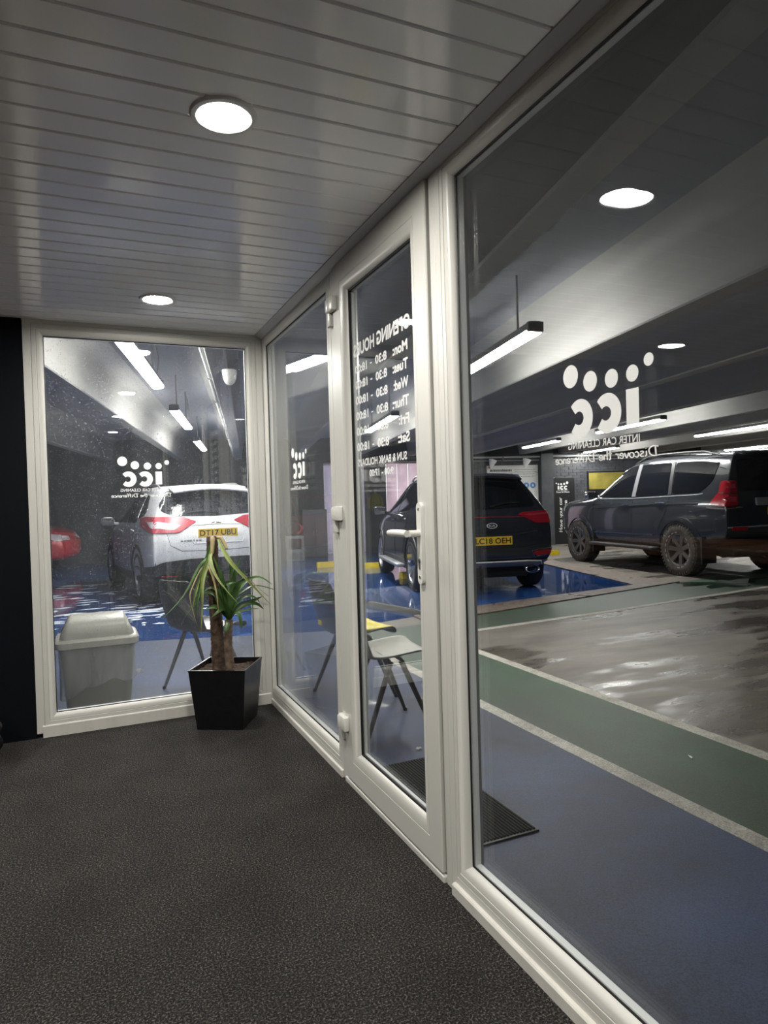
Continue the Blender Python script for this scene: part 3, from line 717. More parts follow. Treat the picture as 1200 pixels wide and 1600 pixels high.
patch('green_walkway', [(2.258, -4), (2.92, -4), (2.92, 5.60), (5.3, 5.80), (8.14, 6.10), (14.5, 6.75), (14.5, 8.1), (7.68, 7.03), (3.86, 6.30), (3.2, 6.17), (2.258, 6.1)], M['green_floor'], .002, 'worn green walkway turning the corner')
patch('white_line', [(2.92, -4), (3.005, -4), (3.005, 5.515), (2.92, 5.60)], M['line_floor'], .003, 'worn white line between green and tarmac')
patch('white_line', [(3.005, 5.515), (5.3, 5.70), (8.14, 6.00), (14.5, 6.64), (14.5, 6.74), (8.14, 6.10), (5.3, 5.79), (2.92, 5.60)], M['line_floor'], .003, 'white line crossing in front of the wash bay')
patch('kerb_strip', [(3.2, 6.17), (3.86, 6.30), (7.68, 7.03), (8.23, 10.26), (9.7, 14.4), (8.95, 14.4), (7.61, 9.57), (6.94, 7.15), (4.18, 6.81), (3.25, 6.62)], M['kerb'], .016, 'flush brown aggregate kerb around the wash bay')
m = MB(); rnd = random.Random(12); pts = []
for k in range(40):
    a = 2 * math.pi * k / 40; q = 1 + .35 * math.sin(3 * a + 1) + .25 * math.sin(7 * a) + .12 * math.sin(13 * a)
    pts.append((8.05 + .62 * q * math.cos(a), 6.62 + .30 * q * math.sin(a)))
m.prism(pts, .0021, .0026, 'z'); tag(m.build('puddle', M['puddle'], gf), 'puddle on the green walkway')
# soap foam on the wash bay
mb = MB(); rnd = random.Random(5)
for i in range(210):
    if i < 150: x, y = rnd.uniform(-1.4, .6), rnd.uniform(7.9, 12.6)
    else: x, y = rnd.gauss(.5, .55), rnd.gauss(8.6, .5)
    if .15 < x < .62 and y > 9.5 and rnd.random() < .8: continue
    L_, W_ = rnd.uniform(.02, .14), rnd.uniform(.008, .03)
    if rnd.random() < .12: L_, W_ = L_ * 2, W_ * 1.8
    n = 9; ph = rnd.uniform(0, 6)
    vs = [(x + L_ * math.cos(2 * math.pi * k / n) * (1 + .4 * math.sin(3 * k + ph)), y + W_ * 1.6 * math.sin(2 * math.pi * k / n) * (1 + .4 * math.cos(2 * k + ph)), .0024) for k in range(n)] + [(x, y, .009)]
    mb.add(vs, [(k, (k + 1) % n, n) for k in range(n)])
tag(mb.build('soap_foam', M['foam'], gf, smooth=True), 'streaks of white foam by the white car', kind='stuff')

# ------------------------------------------------------------------ the garage: ceiling, ribs, walls
gc = empty('garage_ceiling', (0, 0, 0)); tag(gc, 'painted concrete ribbed ceiling of the garage', kind='structure')
SLAB = 2.72
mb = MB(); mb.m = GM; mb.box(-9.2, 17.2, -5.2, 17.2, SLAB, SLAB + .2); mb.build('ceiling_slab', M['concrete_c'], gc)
ribs = [-7.5, -6.05, -4.6, -3.15, -1.55, -.20, 1.18, 2.62, 4.07, 5.60, 7.04, 8.15, 9.6, 11.0, 12.4, 13.85, 15.3]
for u in ribs:
    pr = [(-.075, 2.255), (-.065, 2.245), (.065, 2.245), (.075, 2.255), (.13, 2.58), (.16, 2.65), (.21, 2.69), (.30, SLAB), (-.30, SLAB), (-.21, 2.69), (-.16, 2.65), (-.13, 2.58)]
    m = MB(); m.m = GM
    n = len(pr); vs = [(u + a, v, b) for v in (-5, 16.5) for a, b in pr]
    m.add(vs, [(i, (i + 1) % n, n + (i + 1) % n, n + i) for i in range(n)] + [tuple(range(n)), tuple(range(2 * n - 1, n - 1, -1))])
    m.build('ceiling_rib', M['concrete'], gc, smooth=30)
H0 = GZ; H1 = SLAB
gw = empty('wall_far'); tag(gw, 'charcoal painted far wall of the garage', kind='structure')
op = [(1.84, 2.16), (2.73, 2.86), (3.40, 4.55)]
mb = MB(); mb.m = GM; prev = -9.2
for a, b in op + [(17.2, None)]:
    mb.box(prev, a, 16.5, 16.8, H0, H1)
    if b: mb.box(a, b, 16.5, 16.8, 2.12, H1); prev = b
mb.build('wall_body', M['mortar'], gw)
mb = MB(); mb.m = GM; rnd = random.Random(9); nb = 0
z = H0 + .01; row = 0
while z < 2.2:
    u = 5.2 + (row % 2) * .1125
    while u < 10.9:
        mb.box(u, u + .215, 16.488 - rnd.uniform(0, .004), 16.51, z, z + .065); nb += 1
        u += .225
    z += .075; row += 1
tag(mb.build('brick', M['brick'], gw), 'painted brick courses behind the board', kind='stuff')
mb = MB(); mb.m = GM
mb.box(7.49, 7.82, 16.30, 16.49, H0, H1)
mb.build('pilaster', M['brick'], gw)
for nm, bx in (('wall_garage_left', (-9.2, -9, -5, 16.5)), ('wall_garage_right', (17, 17.2, -5, 16.5)), ('wall_garage_near', (-9.2, 17.2, -5.2, -5))):
    m = MB(); m.m = GM; m.box(*bx, H0, H1); tag(m.build(nm, M['wall_dark']), kind='structure')
# translucent shutters in the openings, daylight behind
def sheet_mat(name, c):
    m = bpy.data.materials.new(name); m.use_nodes = True; nt = m.node_tree; nt.nodes.clear()
    N = nt.nodes.new; L = nt.links.new
    o = N('ShaderNodeOutputMaterial'); a = N('ShaderNodeBsdfTranslucent'); b = N('ShaderNodeBsdfPrincipled'); x = N('ShaderNodeMixShader')
    tc = N('ShaderNodeTexCoord'); no = N('ShaderNodeTexNoise'); no.inputs['Scale'].default_value = 4; no.inputs['Detail'].default_value = 6
    L(tc.outputs['Object'], no.inputs['Vector']); rp = N('ShaderNodeValToRGB')
    rp.color_ramp.elements[0].color = (*[k * .85 for k in c], 1); rp.color_ramp.elements[1].color = (*c, 1); rp.color_ramp.elements[0].position = .4; rp.color_ramp.elements[1].position = .6
    L(no.outputs['Fac'], rp.inputs[0]); L(rp.outputs[0], a.inputs[0]); L(rp.outputs[0], b.inputs['Base Color']); b.inputs['Roughness'].default_value = .35
    x.inputs[0].default_value = .35; L(a.outputs[0], x.inputs[1]); L(b.outputs[0], x.inputs[2]); L(x.outputs[0], o.inputs[0])
    return m
SP, SL = sheet_mat('pink_curtain_sheet', (.78, .58, .64)), sheet_mat('lilac_curtain_sheet', (.84, .76, .96))
SW = sheet_mat('clear_curtain_sheet', (.95, .88, .97))
def strip_curtain(name, u0, u1, n, mats, label):
    o = empty(name, guv(u0, 16.56, GZ), -GA, label, 'curtain', 'translucent strip curtains in the far wall')
    w = (u1 - u0) / n
    for k in range(n):
        m = MB(); m.grid(lambda a, b: (k * w + (.0 if n < 3 else .012) + a * (w - (.0 if n < 3 else .012)), .012 * math.sin(a * math.pi) + (k % 2) * .006 + .004 * math.sin(b * 5 + k), .012 + b * 2.235), 6, 10)
        m.build('curtain_strip', mats[k % len(mats)], o, smooth=True)
    m = MB(); m.box(0, u1 - u0, .02, .05, 2.20, 2.255); m.build('curtain_rail', M['grey_metal'], o)
strip_curtain('strip_curtain', 1.85, 2.15, 1, [SL], 'lilac translucent curtain in the far wall, left of the door hinge')
strip_curtain('strip_curtain', 2.74, 2.85, 1, [SL], 'thin lilac slit of daylight between dark wall sections')
strip_curtain('strip_curtain', 3.41, 4.54, 4, [SP], 'wide pink translucent curtain behind the dark parked crossover')

# pipes and cables along the top of the far wall
o = empty('conduit', guv(4.6, 16.38, 2.17), -GA, 'long grey conduit running along the top of the far wall', 'pipe')
mb = MB(); mb.cyl((0, 0, 0), (12.2, 0, 0), .028, n=10); mb.build('pipe_run', M['pipe'], o, smooth=True)
mb = MB(); mb.cyl((0, .05, -.085), (12.2, .05, -.085), .016, n=8); mb.build('pipe_run', M['pipe'], o, smooth=True)
mb = MB(); mb.box(0, .03, -.035, .108, -.10, .04); clip = mb.build('pipe_clip', M['lamp_body'], o)
for k in range(9):
    c = clip if k == 0 else copy_tree(clip, o); c.location.x = .5 + k * 1.35
mb = MB(); mb.tube([(0, -.03, .075), (2, -.03, .05), (4, -.03, .075), (6, -.03, .05), (8, -.03, .075), (12.2, -.03, .06)], .012, 6); mb.build('sagging_cable', M['cable'], o, smooth=True)
o = empty('conduit', guv(-.30, 4.2, 2.30), -GA, 'white conduit running along the rib behind the back window', 'pipe')
mb = MB(); mb.cyl((0, 0, 0), (.0, 12.2, 0), .019, n=10); mb.build('pipe_run', M['lamp_white'], o, smooth=True)
mb = MB(); mb.box(-.024, .04, 0, .03, -.024, .024); clip = mb.build('pipe_clip', M['pipe'], o)
for k in range(8):
    c = clip if k == 0 else copy_tree(clip, o); c.location.y = .6 + k * 1.4

# ------------------------------------------------------------------ strip lights
def strip_light(u, v0, v1, label, rods=True):
    L_ = v1 - v0
    o = empty('strip_light', guv(u, v0, 2.235), -GA, label, 'strip light', 'weatherproof strip lights under the concrete ribs')
    m = MB(); m.prism([(-.052, .028), (-.036, .085), (.036, .085), (.052, .028)], 0, L_, 'y')
    m.box(-.056, .056, -.012, .02, .012, .080, .006); m.box(-.056, .056, L_ - .02, L_ + .012, .012, .080, .006)
    m.build('housing', M['lamp_body'], o)
    m = MB(); m.prism([(-.053, .027), (-.048, .008), (-.03, 0), (.03, 0), (.048, .008), (.053, .027)], .021, L_ - .021, 'y'); m.build('diffuser', M['strip_glow'], o)
    for k in (.17, .83):
        m = MB(); m.cyl((0, L_ * k, .085), (0, L_ * k, SLAB - 2.235), .0085, n=8); m.build('hanging_rod', M['rod'], o)
    m = MB(); m.tube([(.02, L_ * .9, .085), (.03, L_ * .92, .25), (.0, L_ * .97, .42), (-.02, L_ * .97, SLAB - 2.236)], .005, 6); m.build('lamp_cable', M['rod'], o)
for u, v0, v1, l in ((1.92, 4.22, 5.95, 'bright strip light nearest behind the right panel, cut by its frame'),
                     (1.92, 8.6, 10.6, 'strip light behind the Friday hours on the door'), (1.92, 11.6, 13.3, 'strip light high behind the lower door lettering'),
                     (-.78, 4.70, 6.50, 'large bright strip light at the top of the back window'), (-.80, 8.05, 9.95, 'middle strip light of the row above the white car'), (-.83, 11.85, 13.85, 'farthest strip light of the row above the white car'),
                     (6.20, 9.15, 11.1, 'strip light crossing the foot of the mirrored logo letters'), (6.20, 12.65, 14.4, 'strip light just left of the mirrored logo in the panel'),
                     (8.85, 10.0, 12.0, 'strip light above the roof of the off-roader'), (8.75, 14.75, 16.35, 'far strip light behind the mirrored slogan'), (13.0, 14.7, 16.4, 'farthest strip light at the right edge above the off-roader')):
    strip_light(u, v0, v1, l)
o = empty('dome_sensor', guv(-.115, 5.62, 2.2445), -GA, 'white dome sensor hanging under the rib behind the back window', 'sensor')
mb = MB(); mb.lathe([(.058, 0), (.060, -.02), (.058, -.035)], 28); mb.build('collar', M['lamp_white'], o, smooth=40)
mb = MB(); mb.lathe([(.055, -.035), (.052, -.07), (.040, -.10), (.022, -.118), (.001, -.124)], 28); mb.build('dome', M['lamp_white'], o, smooth=60)

# ------------------------------------------------------------------ things on the far wall
def UVP(v): return lambda a, b: guv(a, v, b)
o = empty('notice_board', guv(6.75, 16.44, 1.5), -GA, 'white printed notice board high on the brick wall behind the dark crossover', 'sign')
mb = MB(); mb.box(-.70, .70, 0, .035, -.56, .46, .004); mb.build('board', M['sheet_white'], o)
LP = lambda a, b: (a, -.0015, b)
mb = MB()
rnd = random.Random(2)
for zz, hh, x0, x1 in ((.30, .06, -.62, -.03), (.19, .06, -.62, -.03)):
    x = x0
    while x < x1:
        w = rnd.uniform(.02, .05); mb.add([LP(x, zz), LP(x + w, zz), LP(x + w, zz + hh * rnd.uniform(.8, 1)), LP(x, zz + hh)], [(0, 1, 2, 3)]); x += w + .010
for r_ in range(9):
    x = -.60 if r_ > 3 else .05
    while x < .62:
        w = rnd.uniform(.02, .09); zz = .05 - r_ * .055 if r_ > 3 else .34 - r_ * .06
        if zz > -.42 and not (x > .15 and zz < .08): mb.add([LP(x, zz), LP(x + w, zz), LP(x + w, zz + .010), LP(x, zz + .010)], [(0, 1, 2, 3)])
        x += w + .02
tag(mb.build('small_print', M['ink'], o, fix=False), kind='stuff')
for x in (.19, .37, .55):
    mb = MB(); disc(mb, x, -.07, .078, .078, LP); mb.build('blue_symbol', M['ink_blue'], o, fix=False)
LQ = lambda a, b: (a, -.003, b)
for x in (.19, .37, .55):
    mb = MB(); mb.add([LQ(x - .03, -.10), LQ(x + .03, -.10), LQ(x + .012, -.03), LQ(x - .018, -.04)], [(0, 1, 2, 3)]); mb.build('white_figure', M['sheet_white'], o, fix=False)
mb = MB(); mb.add([LP(-.66, .39), LP(-.60, .39), LP(-.60, .43), LP(-.66, .43)], [(0, 1, 2, 3)]); mb.build('corner_mark', M['ink_red'], o, fix=False)
o = empty('standing_board', guv(8.145, 16.42, GZ), -GA, 'tall black standing board with white logo and vertical handwriting', 'sign')
mb = MB(); mb.box(-.325, .325, 0, .05, 0.0, 1.75, .004); mb.build('board', M['panel_dark'], o)
mb = MB(); mb.box(-.325, -.24, -.004, .004, 1.742, 1.756); mb.build('top_clip', M['pipe'], o)
mb = MB(); icc_logo(mb, lambda s, t: (-.16 + s, -.002, 1.44 + t), 1.35, lines=False); tag(mb.build('white_logo', M['vinyl'], o, fix=False), kind='stuff'); mb = MB()
put_text(mb, 'INTER CAR CLEANING', -.165, .13, 1.405, 1.422, lambda a, b: (a, -.002, b), .008)
put_script(mb, 'Discover the Difference', -.20, .17, 1.355, .022, lambda a, b: (a, -.002, b), .25)
put_script(mb, 'Have your car', .32, 1.24, .05, .055, lambda a, b: (-b, -.002, a), .19)
put_script(mb, 'l here', .74, 1.16, -.095, .055, lambda a, b: (-b, -.002, a), .19)
tag(mb.build('white_lettering', M['vinyl'], o, fix=False), kind='stuff')
o = empty('wall_screen', guv(9.62, 16.43, .8), -GA, 'dark framed wall panel with a yellow poster in its upper half', 'sign')
mb = MB(); mb.box(-.76, .76, 0, .06, 0, .96, .006); mb.build('frame', M['panel_dark'], o)
mb = MB(); mb.box(-.73, .73, -.006, .002, .48, .92); mb.build('yellow_poster', M['yellow_print'], o)
mb = MB(); mb.box(-.73, .73, -.005, .002, .03, .44); mb.build('dark_pane', M['mirror'], o)
for u, l in ((6.14, 'small white cone spotlight left above the notice board'), (7.07, 'small white cone spotlight right above the notice board')):
    o = empty('cone_spotlight', guv(u, 16.30, 2.02), -GA, l, 'spotlight', 'small cone spotlights over the notice board')
    m = MB(); m.m = Matrix.Rotation(R(18), 4, 'Y'); m.lathe([(.025, -.13), (.045, -.10), (.10, .06), (.105, .085), (.09, .085), (.02, .06)], 20); m.build('cone_shade', M['lamp_white'], o, smooth=50)
    m = MB(); m.box(-.02, .02, -.01, .19, .08, .11); m.build('bracket', M['pipe'], o)
# hi-vis jacket hanging on the wall
o = empty('jacket', guv(3.10, 16.36, 1.12), -GA, 'dull yellow high-visibility jacket hanging on the dark far wall', 'jacket')
def jk(a, b):
    th = a * 2 * math.pi; z = .32 - b * .66
    w = .12 + .09 * min(1, b * 5) + .02 * b + .012 * math.sin(th * 4 + b * 7)
    return (w * math.cos(th), .06 * math.sin(th) * (1 + .3 * math.sin(th * 6)) + .06, z)
mb = MB(); mb.grid(jk, 36, 14); mb.build('jacket_body', M['hivis'], o, smooth=True)
for s in (-1, 1):
    m = MB(); m.tube([(s * .16, .06, .25), (s * .235, .05, .08), (s * .25, .05, -.12), (s * .245, .04, -.26)], [.06, .058, .05, .045], 12); m.build('sleeve', M['hivis'], o, smooth=True)
mb = MB(); mb.cyl((0, .13, .36), (0, .03, .35), .012, n=8); mb.build('hook', M['steel'], o)
o.scale = (.62, .62, .62)
# pressure washer cabinet and tall pale cabinet at the far wall
o = empty('washer_cabinet', guv(.98, 15.05, GZ), -GA, 'small grey cabinet with a dark front panel at the far wall', 'cabinet')
mb = MB(); mb.box(-.20, .20, -.22, .22, 0.0, .56, .02); mb.build('body', M['grey_metal'], o)
mb = MB(); mb.box(-.14, .14, -.228, -.21, .27, .50, .006); mb.build('dark_panel', M['panel_dark'], o)
mb = MB(); mb.box(-.15, .15, -.226, -.21, .05, .20, .006); mb.build('lower_panel', M['cab'], o)
o = empty('pressure_washer', guv(.98, 15.05, GZ + .562), -GA, 'black and red pressure washer on top of the small grey cabinet', 'pressure washer')
mb = MB(); mb.m = Matrix.Rotation(R(90), 4, 'X') @ Matrix.Translation((0, 0, -.16)); 
mb.lathe([(.02, 0), (.12, .01), (.15, .06), (.15, .26), (.12, .31), (.02, .32)], 22); 
mb.m = Matrix.Translation((0, 0, 0)); ob = mb.build('motor_drum', M['black_plastic'], o, smooth=50); ob.location.z = .15
mb = MB(); mb.tube([(.05, -.17, .05), (.13, -.17, .08), (.16, -.17, .18), (.10, -.17, .27)], [.03, .035, .035, .02], 10); mb.build('red_cover', M['red'], o, smooth=True)
mb = MB(); mb.tube([(-.08, 0, .27), (-.08, 0, .46), (.02, 0, .50), (.06, 0, .44)], .018, 10); mb.build('handle', M['black_plastic'], o, smooth=True)
o = empty('tall_cabinet', guv(1.52, 16.10, GZ), -GA, 'tall pale grey cabinet beside the lilac curtain', 'cabinet')
mb = MB(); mb.box(-.29, .29, -.3, .3, 0.0, 1.12, .012); mb.build('body', M['cab'], o)
for s in (-1, 1):
    m = MB(); m.box(s * .145 - .138, s * .145 + .138, -.312, -.298, .03, 1.08, .006); h = m.build('cabinet_door', M['cab'], o)
    m = MB(); m.box(s * .03 - .008, s * .03 + .008, -.33, -.311, .5, .64, .004); m.build('door_pull', M['steel'], h)
# yellow wheel stops
for u, v, l, rz in ((1.50, 13.26, 'yellow wheel stop left of the door hinge, before the lilac curtain', 0), (2.22, 12.64, 'yellow wheel stop seen just left of the dark crossover front wheel', 0),
                    (2.62, 10.75, 'yellow wheel stop under the dark crossover, between its wheels', 8), (6.35, 13.55, 'yellow wheel stop between the cream chair and the kerb', 0)):
    o = empty('wheel_stop', guv(u, v, GZ + .0022), -GA + R(rz), l, 'wheel stop', 'yellow wheel stops on the wash bay')
    m = MB(); m.prism([(-.09, 0), (.09, 0), (.06, .10), (-.06, .10)], -.21, .21, 'x'); m.build('block', M['yellow'], o)
    for s in (-1, 1):
        m = MB(); m.cyl((s * .14, 0, .10), (s * .14, 0, .106), .022, n=12); m.build('bolt_cap', M['steel'], o)
# black floor ramp edge in the wet area
o = empty('cable_ramp', (3.16, 7.66, GZ + .0022), math.atan2(-1.05, .24), 'long black rubber cable ramp lying on the wet floor', 'cable ramp')
mb = MB(); mb.prism([(-.09, 0), (.09, 0), (.045, .042), (-.045, .042)], 0, 1.12, 'x'); mb.build('ramp_body', M['black_plastic'], o)
mb = MB(); mb.box(.01, 1.11, -.008, .008, .0421, .046); mb.build('lid_strip', M['steel'], o)
# door mat outside
o = empty('door_mat', (1.06, 2.11, GZ + .002), 0, 'charcoal ribbed mat on the garage floor outside the door', 'mat')
mb = MB(); mb.box(0, .49, 0, .85, 0.0, .008, .003); mb.build('backing', M['black_plastic'], o)
mb = MB()
for k in range(32): mb.box(.010 + k * .0148, .0195 + k * .0148, .012, .838, .0075, .0145, .002)
tag(mb.build('rib_pile', M['mat'], o), kind='stuff')

# ------------------------------------------------------------------ swing bin
o = empty('swing_bin', (.035, 4.27, GZ + .002), 0, 'grey plastic swing bin with domed lid outside the back window', 'bin')
def rrect(hx, hy, r, n=5):
    pts = []
    for cx, cy, a0 in ((hx - r, hy - r, 0), (-hx + r, hy - r, 90), (-hx + r, -hy + r, 180), (hx - r, -hy + r, 270)):
        pts += [(cx + r * math.cos(R(a0 + 90 * i / n)), cy + r * math.sin(R(a0 + 90 * i / n))) for i in range(n + 1)]
    return pts
def loft(mb, rings, caps=True):
    n = len(rings[0]); vs = [p for r in rings for p in r]
    fs = [(i * n + k, i * n + (k + 1) % n, (i + 1) * n + (k + 1) % n, (i + 1) * n + k) for i in range(len(rings) - 1) for k in range(n)]
    if caps: fs += [tuple(range(n - 1, -1, -1)), tuple(range((len(rings) - 1) * n, len(rings) * n))]
    mb.add(vs, fs)
def ring(hx, hy, r, z, dx=0): return [(x + dx, y, z) for x, y in rrect(hx, hy, r)]
mb = MB(); loft(mb, [ring(.155, .115, .04, 0), ring(.158, .118, .04, .01), ring(.198, .148, .045, .515), ring(.200, .150, .045, .53)]); mb.build('bin_body', M['bin'], o, smooth=35)
mb = MB(); loft(mb, [ring(.204, .154, .045, .505), ring(.219, .169, .05, .512), ring(.222, .172, .05, .545), ring(.212, .162, .05, .556), ring(.196, .146, .05, .56)]); mb.build('lid_rim', M['bin_lid'], o, smooth=35)
mb = MB()
def lidp(a, b):
    x = (a - .5) * 2; th = b * math.pi
    taper = 1 - .16 * math.sin(th) ** 1.5
    e = max(0, abs(x) - .82) / .18
    return (x * .196 * taper, -math.cos(th) * .146 * (1 - .25 * e * e), .558 + .122 * math.sin(th) ** .75 * (1 - .5 * e ** 2.2) + .001)
mb.grid(lidp, 36, 24); loft(mb, [ring(.19, .14, .05, .556), ring(.188, .138, .05, .559)])
ld = mb.build('swing_lid', M['bin_lid'], o, smooth=50)
mb = MB()
def grip(a, b):
    x = (a - .5) * 2; y = (b - .5) * 2
    return (x * .062, -.103 + y * .017 * (1 - x * x) ** .5 * .8, .644 + y * .012 + .007 * (1 - x * x) * (1 - y * y))
mb.grid(grip, 16, 8); mb.build('finger_grip', M['bin'], ld, smooth=True)
mb = MB()
def liner(a, b):
    th = a * 2 * math.pi; hx, hy = .207 - .018 * b, .157 - .016 * b
    c, s = math.cos(th), math.sin(th); q = (abs(c) ** 6 + abs(s) ** 6) ** (-1 / 6)
    lo = .335 - .055 * (1 - c) / 2 * 2 + .02 * math.sin(th * 3) + .012 * math.sin(th * 9)
    z = .508 + (lo - .508) * b
    wv = .006 * math.sin(th * 17 + b * 6) * b + .012 * b * b
    return ((hx + wv) * c * q, (hy + wv) * s * q, z)
mb.grid(liner, 96, 10)
mb.tube([(.195, -.10, .335), (.222, -.12, .338), (.232, -.10, .325), (.222, -.08, .330), (.20, -.085, .333)], [.006, .013, .010, .013, .006], 8)
mb.build('bag_overhang', M['liner'], o, smooth=True)

# ------------------------------------------------------------------ shell chairs
def shell_mesh(name, mat, parent):
    prof = [(.225, .405), (.222, .428), (.195, .442), (.12, .440), (.02, .428), (-.08, .418), (-.145, .425), (-.182, .455), (-.205, .515), (-.225, .60), (-.248, .69), (-.268, .765), (-.275, .785)]
    wid = [.185, .198, .208, .212, .212, .210, .206, .204, .206, .208, .205, .178, .150]
    n = len(prof) - 1; m = MB(); NT = 14; vs = []
    for i, (x, z) in enumerate(prof):
        for j in range(NT + 1):
            t = (j / NT - .5) * 2; y = wid[i] * t; e = abs(t) ** 4
            if i <= 6: vs.append((x, y, z + .022 * e * (1 if i > 1 else .3) - .010 * (1 - t * t) * (1 if 2 < i < 7 else 0)))
            else: vs.append((x + .035 * abs(t) ** 2.5, y, z))
    m.add(vs, [(i * (NT + 1) + j, (i + 1) * (NT + 1) + j, (i + 1) * (NT + 1) + j + 1, i * (NT + 1) + j + 1) for i in range(n) for j in range(NT)])
    o = m.build(name, mat, parent, smooth=True)
    s = o.modifiers.new('subdivide', 'SUBSURF'); s.levels = 1; s.render_levels = 1
    k = o.modifiers.new('thickness', 'SOLIDIFY'); k.thickness = .007; k.offset = 0
    return o
def make_chair(shell, legm, label, loc, rz, pad=None, patch=None):
    o = empty('shell_chair', (*loc, GZ + .002), rz, label, 'chair', 'plastic shell chairs')
    shell_mesh('seat_shell', M[shell], o)
    m = MB()
    for x in (.035, -.035): m.tube([(x, -.175, .395), (x, -.15, .408), (x, .15, .408), (x, .175, .395)], .010, 8)
    m.box(-.11, .11, -.012, .012, .398, .412)
    m.build('under_frame', M[legm], o, smooth=40)
    for sx in (1, -1):
        for sy in (1, -1):
            m = MB(); p0, p1 = Vector((sx * .030, sy * .165, .405)), Vector((sx * .195, sy * .215, .0))
            m.tube([p0, p0.lerp(p1, .3), p1], [.016, .0155, .0105], 10); lg = m.build('leg', M[legm], o, smooth=40)
            m = MB(); m.cyl(p1, p1 + Vector((sx * -.002, 0, .02)), .013, n=10); m.build('leg_tip', M['black_plastic'], lg)
    if pad:
        m = MB(); m.grid(lambda a, b: (-.135 + a * .345, (b - .5) * .385 * (1 - .06 * abs(a - .5)), .452 + .010 * math.sin(a * math.pi) ** .3 * math.sin(b * math.pi) ** .3 - .012 * math.sin(math.pi * b) * (a < .8) + .018 * max(0, abs(b - .5) * 2 - .55)), 16, 14)
        q = m.build('seat_pad', M[pad], o, smooth=True); k = q.modifiers.new('thickness', 'SOLIDIFY'); k.thickness = .012
    if patch:
        m = MB(); m.box(-.205, -.196, .055, .105, .475, .505); m.build('yellow_label', M[patch], o)
    return o
make_chair('chair_grey', 'leg_dark', 'light grey shell chair with dark legs just outside the door', (1.535, 3.50), R(-4))
make_chair('chair_dark', 'leg_dark', 'charcoal shell chair with a yellow seat pad behind the light grey chair', (1.60, 4.18), R(6), 'chair_yellow', 'chair_yellow')
make_chair('chair_dark', 'leg_grey', 'charcoal shell chair outside the back window behind the yucca', (.74, 4.88), R(30))
c_ = guv(6.42, 14.35); make_chair('chair_cream', 'leg_dark', 'cream shell chair beyond the dark crossover, before the standing board', (c_.x, c_.y), R(-12))

# scraps of litter on the painted floor
def scrap(x, y, z, r, label, seed):
    rnd = random.Random(seed); m = MB()
    m.grid(lambda a, b: (r * (1.3 - .3 * a) * (a - .5) * 2 + rnd.uniform(-.2, .2) * r, r * (b - .5) * 1.6 + rnd.uniform(-.2, .2) * r, r * .25 + rnd.uniform(0, .55) * r), 6, 5)
    o = m.build('paper_scrap', M['sheet_white']); o.location = (x, y, z); k = o.modifiers.new('thickness', 'SOLIDIFY'); k.thickness = .0015
    tag(o, label, 'litter')
scrap(1.525, 3.085, GZ + .0025, .012, 'crumpled white paper scrap on the blue floor under the grey chair', 1)
o = empty('cigarette_end', (2.63, 2.36, GZ + .0065), R(70), 'white cigarette end lying on the green walkway', 'litter')
mb = MB(); mb.cyl((-.012, 0, 0), (.012, 0, 0), .004, n=10); mb.build('paper_tube', M['sheet_white'], o)
mb = MB(); mb.cyl((.012, 0, 0), (.023, 0, 0), .0041, n=10); mb.build('filter_tip', M['line_floor'], o)

# ------------------------------------------------------------------ cars
def paint(name, c, metal, rough, wet=0.0):
    return pm(name, c, rough, metal=metal, coat=wet, spec=0.5)
M['paint_white'] = pm('foamy_white_car_paint', (0.66, 0.67, 0.70), 0.42, spec=0.25, noise=0.06, nscale=9, bump=0.15, bscale=30)
M['paint_black'] = paint('blue_black_car_paint', (0.026, 0.029, 0.039), 0.2, 0.18, 1.0)
M['paint_navy'] = paint('dark_grey_blue_car_paint', (0.042, 0.047, 0.055), 0.25, 0.18, 1.0)
M['paint_red'] = paint('red_car_paint', (0.42, 0.03, 0.04), 0.1, 0.3, .6)
M['clad'] = pm('black_body_cladding', (0.016, 0.016, 0.018), 0.45)
M['tint'] = pm('dark_tinted_glass', (0.006, 0.007, 0.009), 0.03, spec=0.6)
M['tint_wet'] = pm('dark_wet_glass', (0.030, 0.032, 0.038), 0.10, spec=0.6, noise=0.5, nscale=20, bump=0.25, bscale=28)
M['chrome'] = pm('chrome', (0.75, 0.76, 0.78), 0.08, metal=1.0)
M['silver'] = pm('silver_trim', (0.36, 0.37, 0.39), 0.3, metal=0.3)
M['lamp_red'] = pm('red_lamp_lens', (0.36, 0.010, 0.022), 0.2, spec=0.5, coat=.3)
M['lamp_pink'] = pm('bright_red_lamp_lens', (0.40, 0.035, 0.06), 0.3, spec=0.4)
M['lamp_clear'] = pm('clear_lamp_lens', (0.50, 0.46, 0.50), 0.25, spec=0.5)
M['lamp_amber'] = pm('amber_lamp_lens', (0.60, 0.22, 0.03), 0.15, coat=1.0)
M['tyre'] = pm('tyre_rubber', (0.016, 0.016, 0.017), 0.75, bump=0.3, bscale=60)
M['tyre_mud'] = pm('dusty_tyre_rubber', (0.075, 0.066, 0.058), 0.9, noise=0.35, nscale=12, bump=0.4, bscale=50)
M['rim_silver'] = pm('silver_alloy', (0.50, 0.51, 0.54), 0.3, metal=0.85)
M['rim_dark'] = pm('gunmetal_alloy', (0.13, 0.12, 0.11), 0.38, metal=0.5)
M['plate'] = pm('yellow_plate', (0.78, 0.52, 0.04), 0.35)
M['plate_ink'] = pm('black_plate_ink', (0.008, 0.008, 0.008), 0.5)

def curve(pts):
    def f(x):
        if x <= pts[0][0]: return pts[0][1]
        for (x0, a), (x1, b) in zip(pts, pts[1:]):
            if x <= x1:
                t = (x - x0) / (x1 - x0); return a + (b - a) * t
        return pts[-1][1]
    return f

